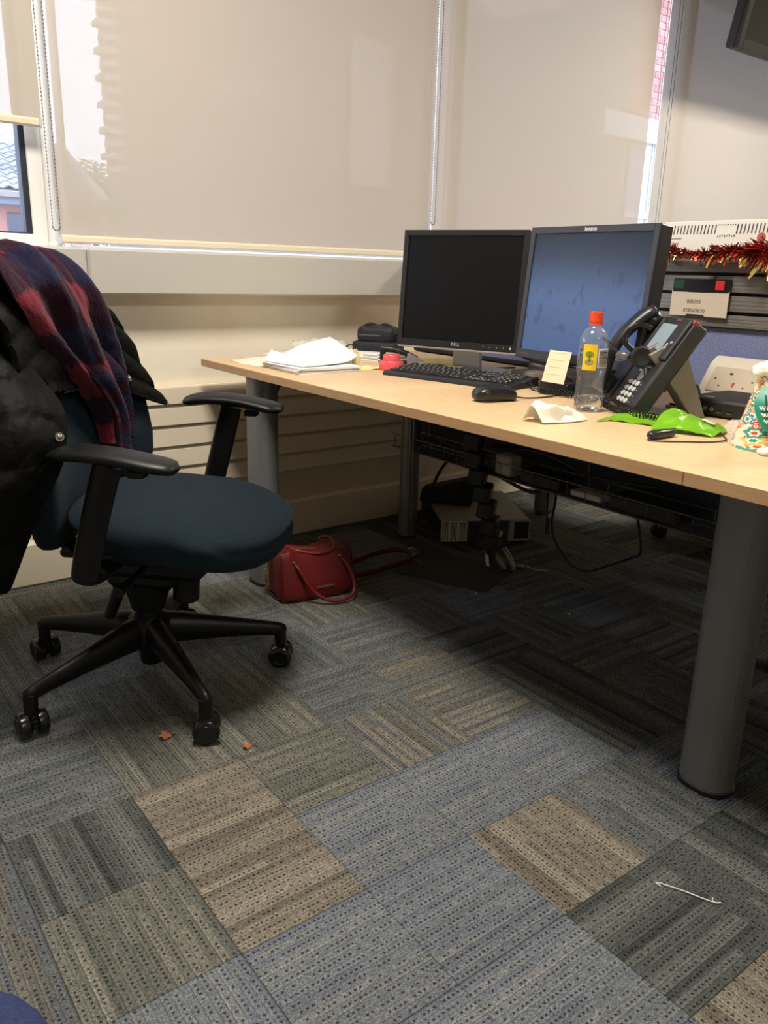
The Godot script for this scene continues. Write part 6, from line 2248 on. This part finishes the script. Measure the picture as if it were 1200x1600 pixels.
	tube(s, spline(lp, 6), 0.009, 8, Vector2(1.0, 0.2), Vector3.UP)
	put("strap_end", s, mat(rgb(70, 44, 40), 0.5), t)
	s = mb()
	lp = []
	for i in 16:
		var a := TAU * i / 16
		lp.append(to.call(Vector3(1.81 + 0.014 * cos(a), 0.03 + 0.016 * sin(a), 0.52 + 0.006 * cos(a))))
	tube(s, lp, 0.002, 6, Vector2.ONE, Vector3.UP, true)
	put("buckle", s, gold, t)

func build_floor_bits() -> void:
	var leafm := mat(rgb(168, 110, 70), 0.8)
	var spots := [[Vector3(0.591, 0.004, 1.146), 0.018, "torn brown leaf on the carpet between the chair casters"], [Vector3(0.724, 0.003, 1.287), 0.013, "small brown leaf scrap on the carpet in front of the near caster"]]
	for q in spots:
		var s := mb()
		var r: float = q[1]
		var c: Vector3 = q[0]
		sheet(s, func(u: float, v: float) -> Vector3:
			var a := u * TAU * 0.98
			var rad := r * v * (0.78 + 0.16 * sin(a * 3.0 + 1.0) + 0.16 * sin(a * 7.0) + 0.1 * sin(a * 13.0))
			return c + Vector3(cos(a) * rad * 1.2, 0.004 * v * sin(a * 3.0) + 0.002, sin(a) * rad * 0.8), 40, 4, 0.0008)
		tag(put("leaf", s, leafm), q[2], "leaf")
	var s := mb()
	tube(s, spline([Vector3(1.117, 0.003, 2.088), Vector3(1.114, 0.006, 2.08), Vector3(1.122, 0.005, 2.086), Vector3(1.14, 0.004, 2.12), Vector3(1.152, 0.004, 2.15), Vector3(1.16, 0.004, 2.166), Vector3(1.168, 0.004, 2.172)], 6), 0.0011, 6)
	rod(s, Vector3(1.158, 0.003, 2.163), Vector3(1.161, 0.010, 2.160), 0.0011, 6)
	tag(put("plastic_tag", s, mat(rgb(238, 238, 238), 0.3)), "thin white plastic price tag thread lying on the carpet", "plastic thread")
	var bits := [[Vector3(1.773, 0.004, 0.911), 0.007, rgb(200, 170, 160), "pinkish paper crumb on the dark carpet before the floor lid"], [Vector3(1.908, 0.003, 1.201), 0.004, rgb(210, 206, 200), "tiny white crumb on the shaded carpet under the desk"]]
	for b in bits:
		s = mb()
		blob(s, Transform3D(Basis(), b[0]), Vector3(b[1], b[1] * 0.5, b[1] * 0.6), 1.0, 10, 6, func(q: Vector3) -> Vector3: return q * (1.0 + 0.4 * lumps.get_noise_3dv(q * 300.0)))
		tag(put("crumb", s, mat(b[2], 0.8)), b[3], "crumb")
	s = mb()
	tube(s, spline([Vector3(2.09, 0.006, 0.80), Vector3(2.10, 0.01, 0.83), Vector3(2.11, 0.005, 0.86), Vector3(2.14, 0.004, 0.90)], 6), 0.0022, 6)
	rod(s, Vector3(2.085, 0.005, 0.79), Vector3(2.10, 0.007, 0.82), 0.006, 8)
	tag(put("earbud_lead", s, mat(rgb(170, 168, 162), 0.4)), "short pale wire end lying beside the cable spine", "wire")
	s = mb()
	box(s, Vector3(2.115, 0.024, 1.785), Vector3(0.05, 0.048, 0.075), 0.008)  # plain added block in place of an unidentified black shape
	tag(put("floor_block", s, mat(rgb(18, 18, 18), 0.4)), "small black block standing in for a dark shape just past the near desk leg", "adapter")
	# corner of a blue stool by the camera
	var t := thing("stool", "blue upholstered stool, only its rounded edge in view at the bottom", "stool", Vector3(-0.07, 0, 2.25))
	s = mb()
	blob(s, Transform3D(Basis(), Vector3(0, 0.43, 0)), Vector3(0.175, 0.05, 0.175), 0.6, 32, 12)
	put("seat", s, woven(rgb(62, 70, 110), 9.0, 0.5), t)
	var steel := mat(rgb(60, 60, 62), 0.4, 0.5)
	for k in 4:
		s = mb()
		var a := PI / 4 + PI / 2 * k
		rod(s, Vector3(cos(a) * 0.12, 0.4, sin(a) * 0.12), Vector3(cos(a) * 0.15, 0.0, sin(a) * 0.15), 0.011, 10)
		put("leg", s, steel, t)
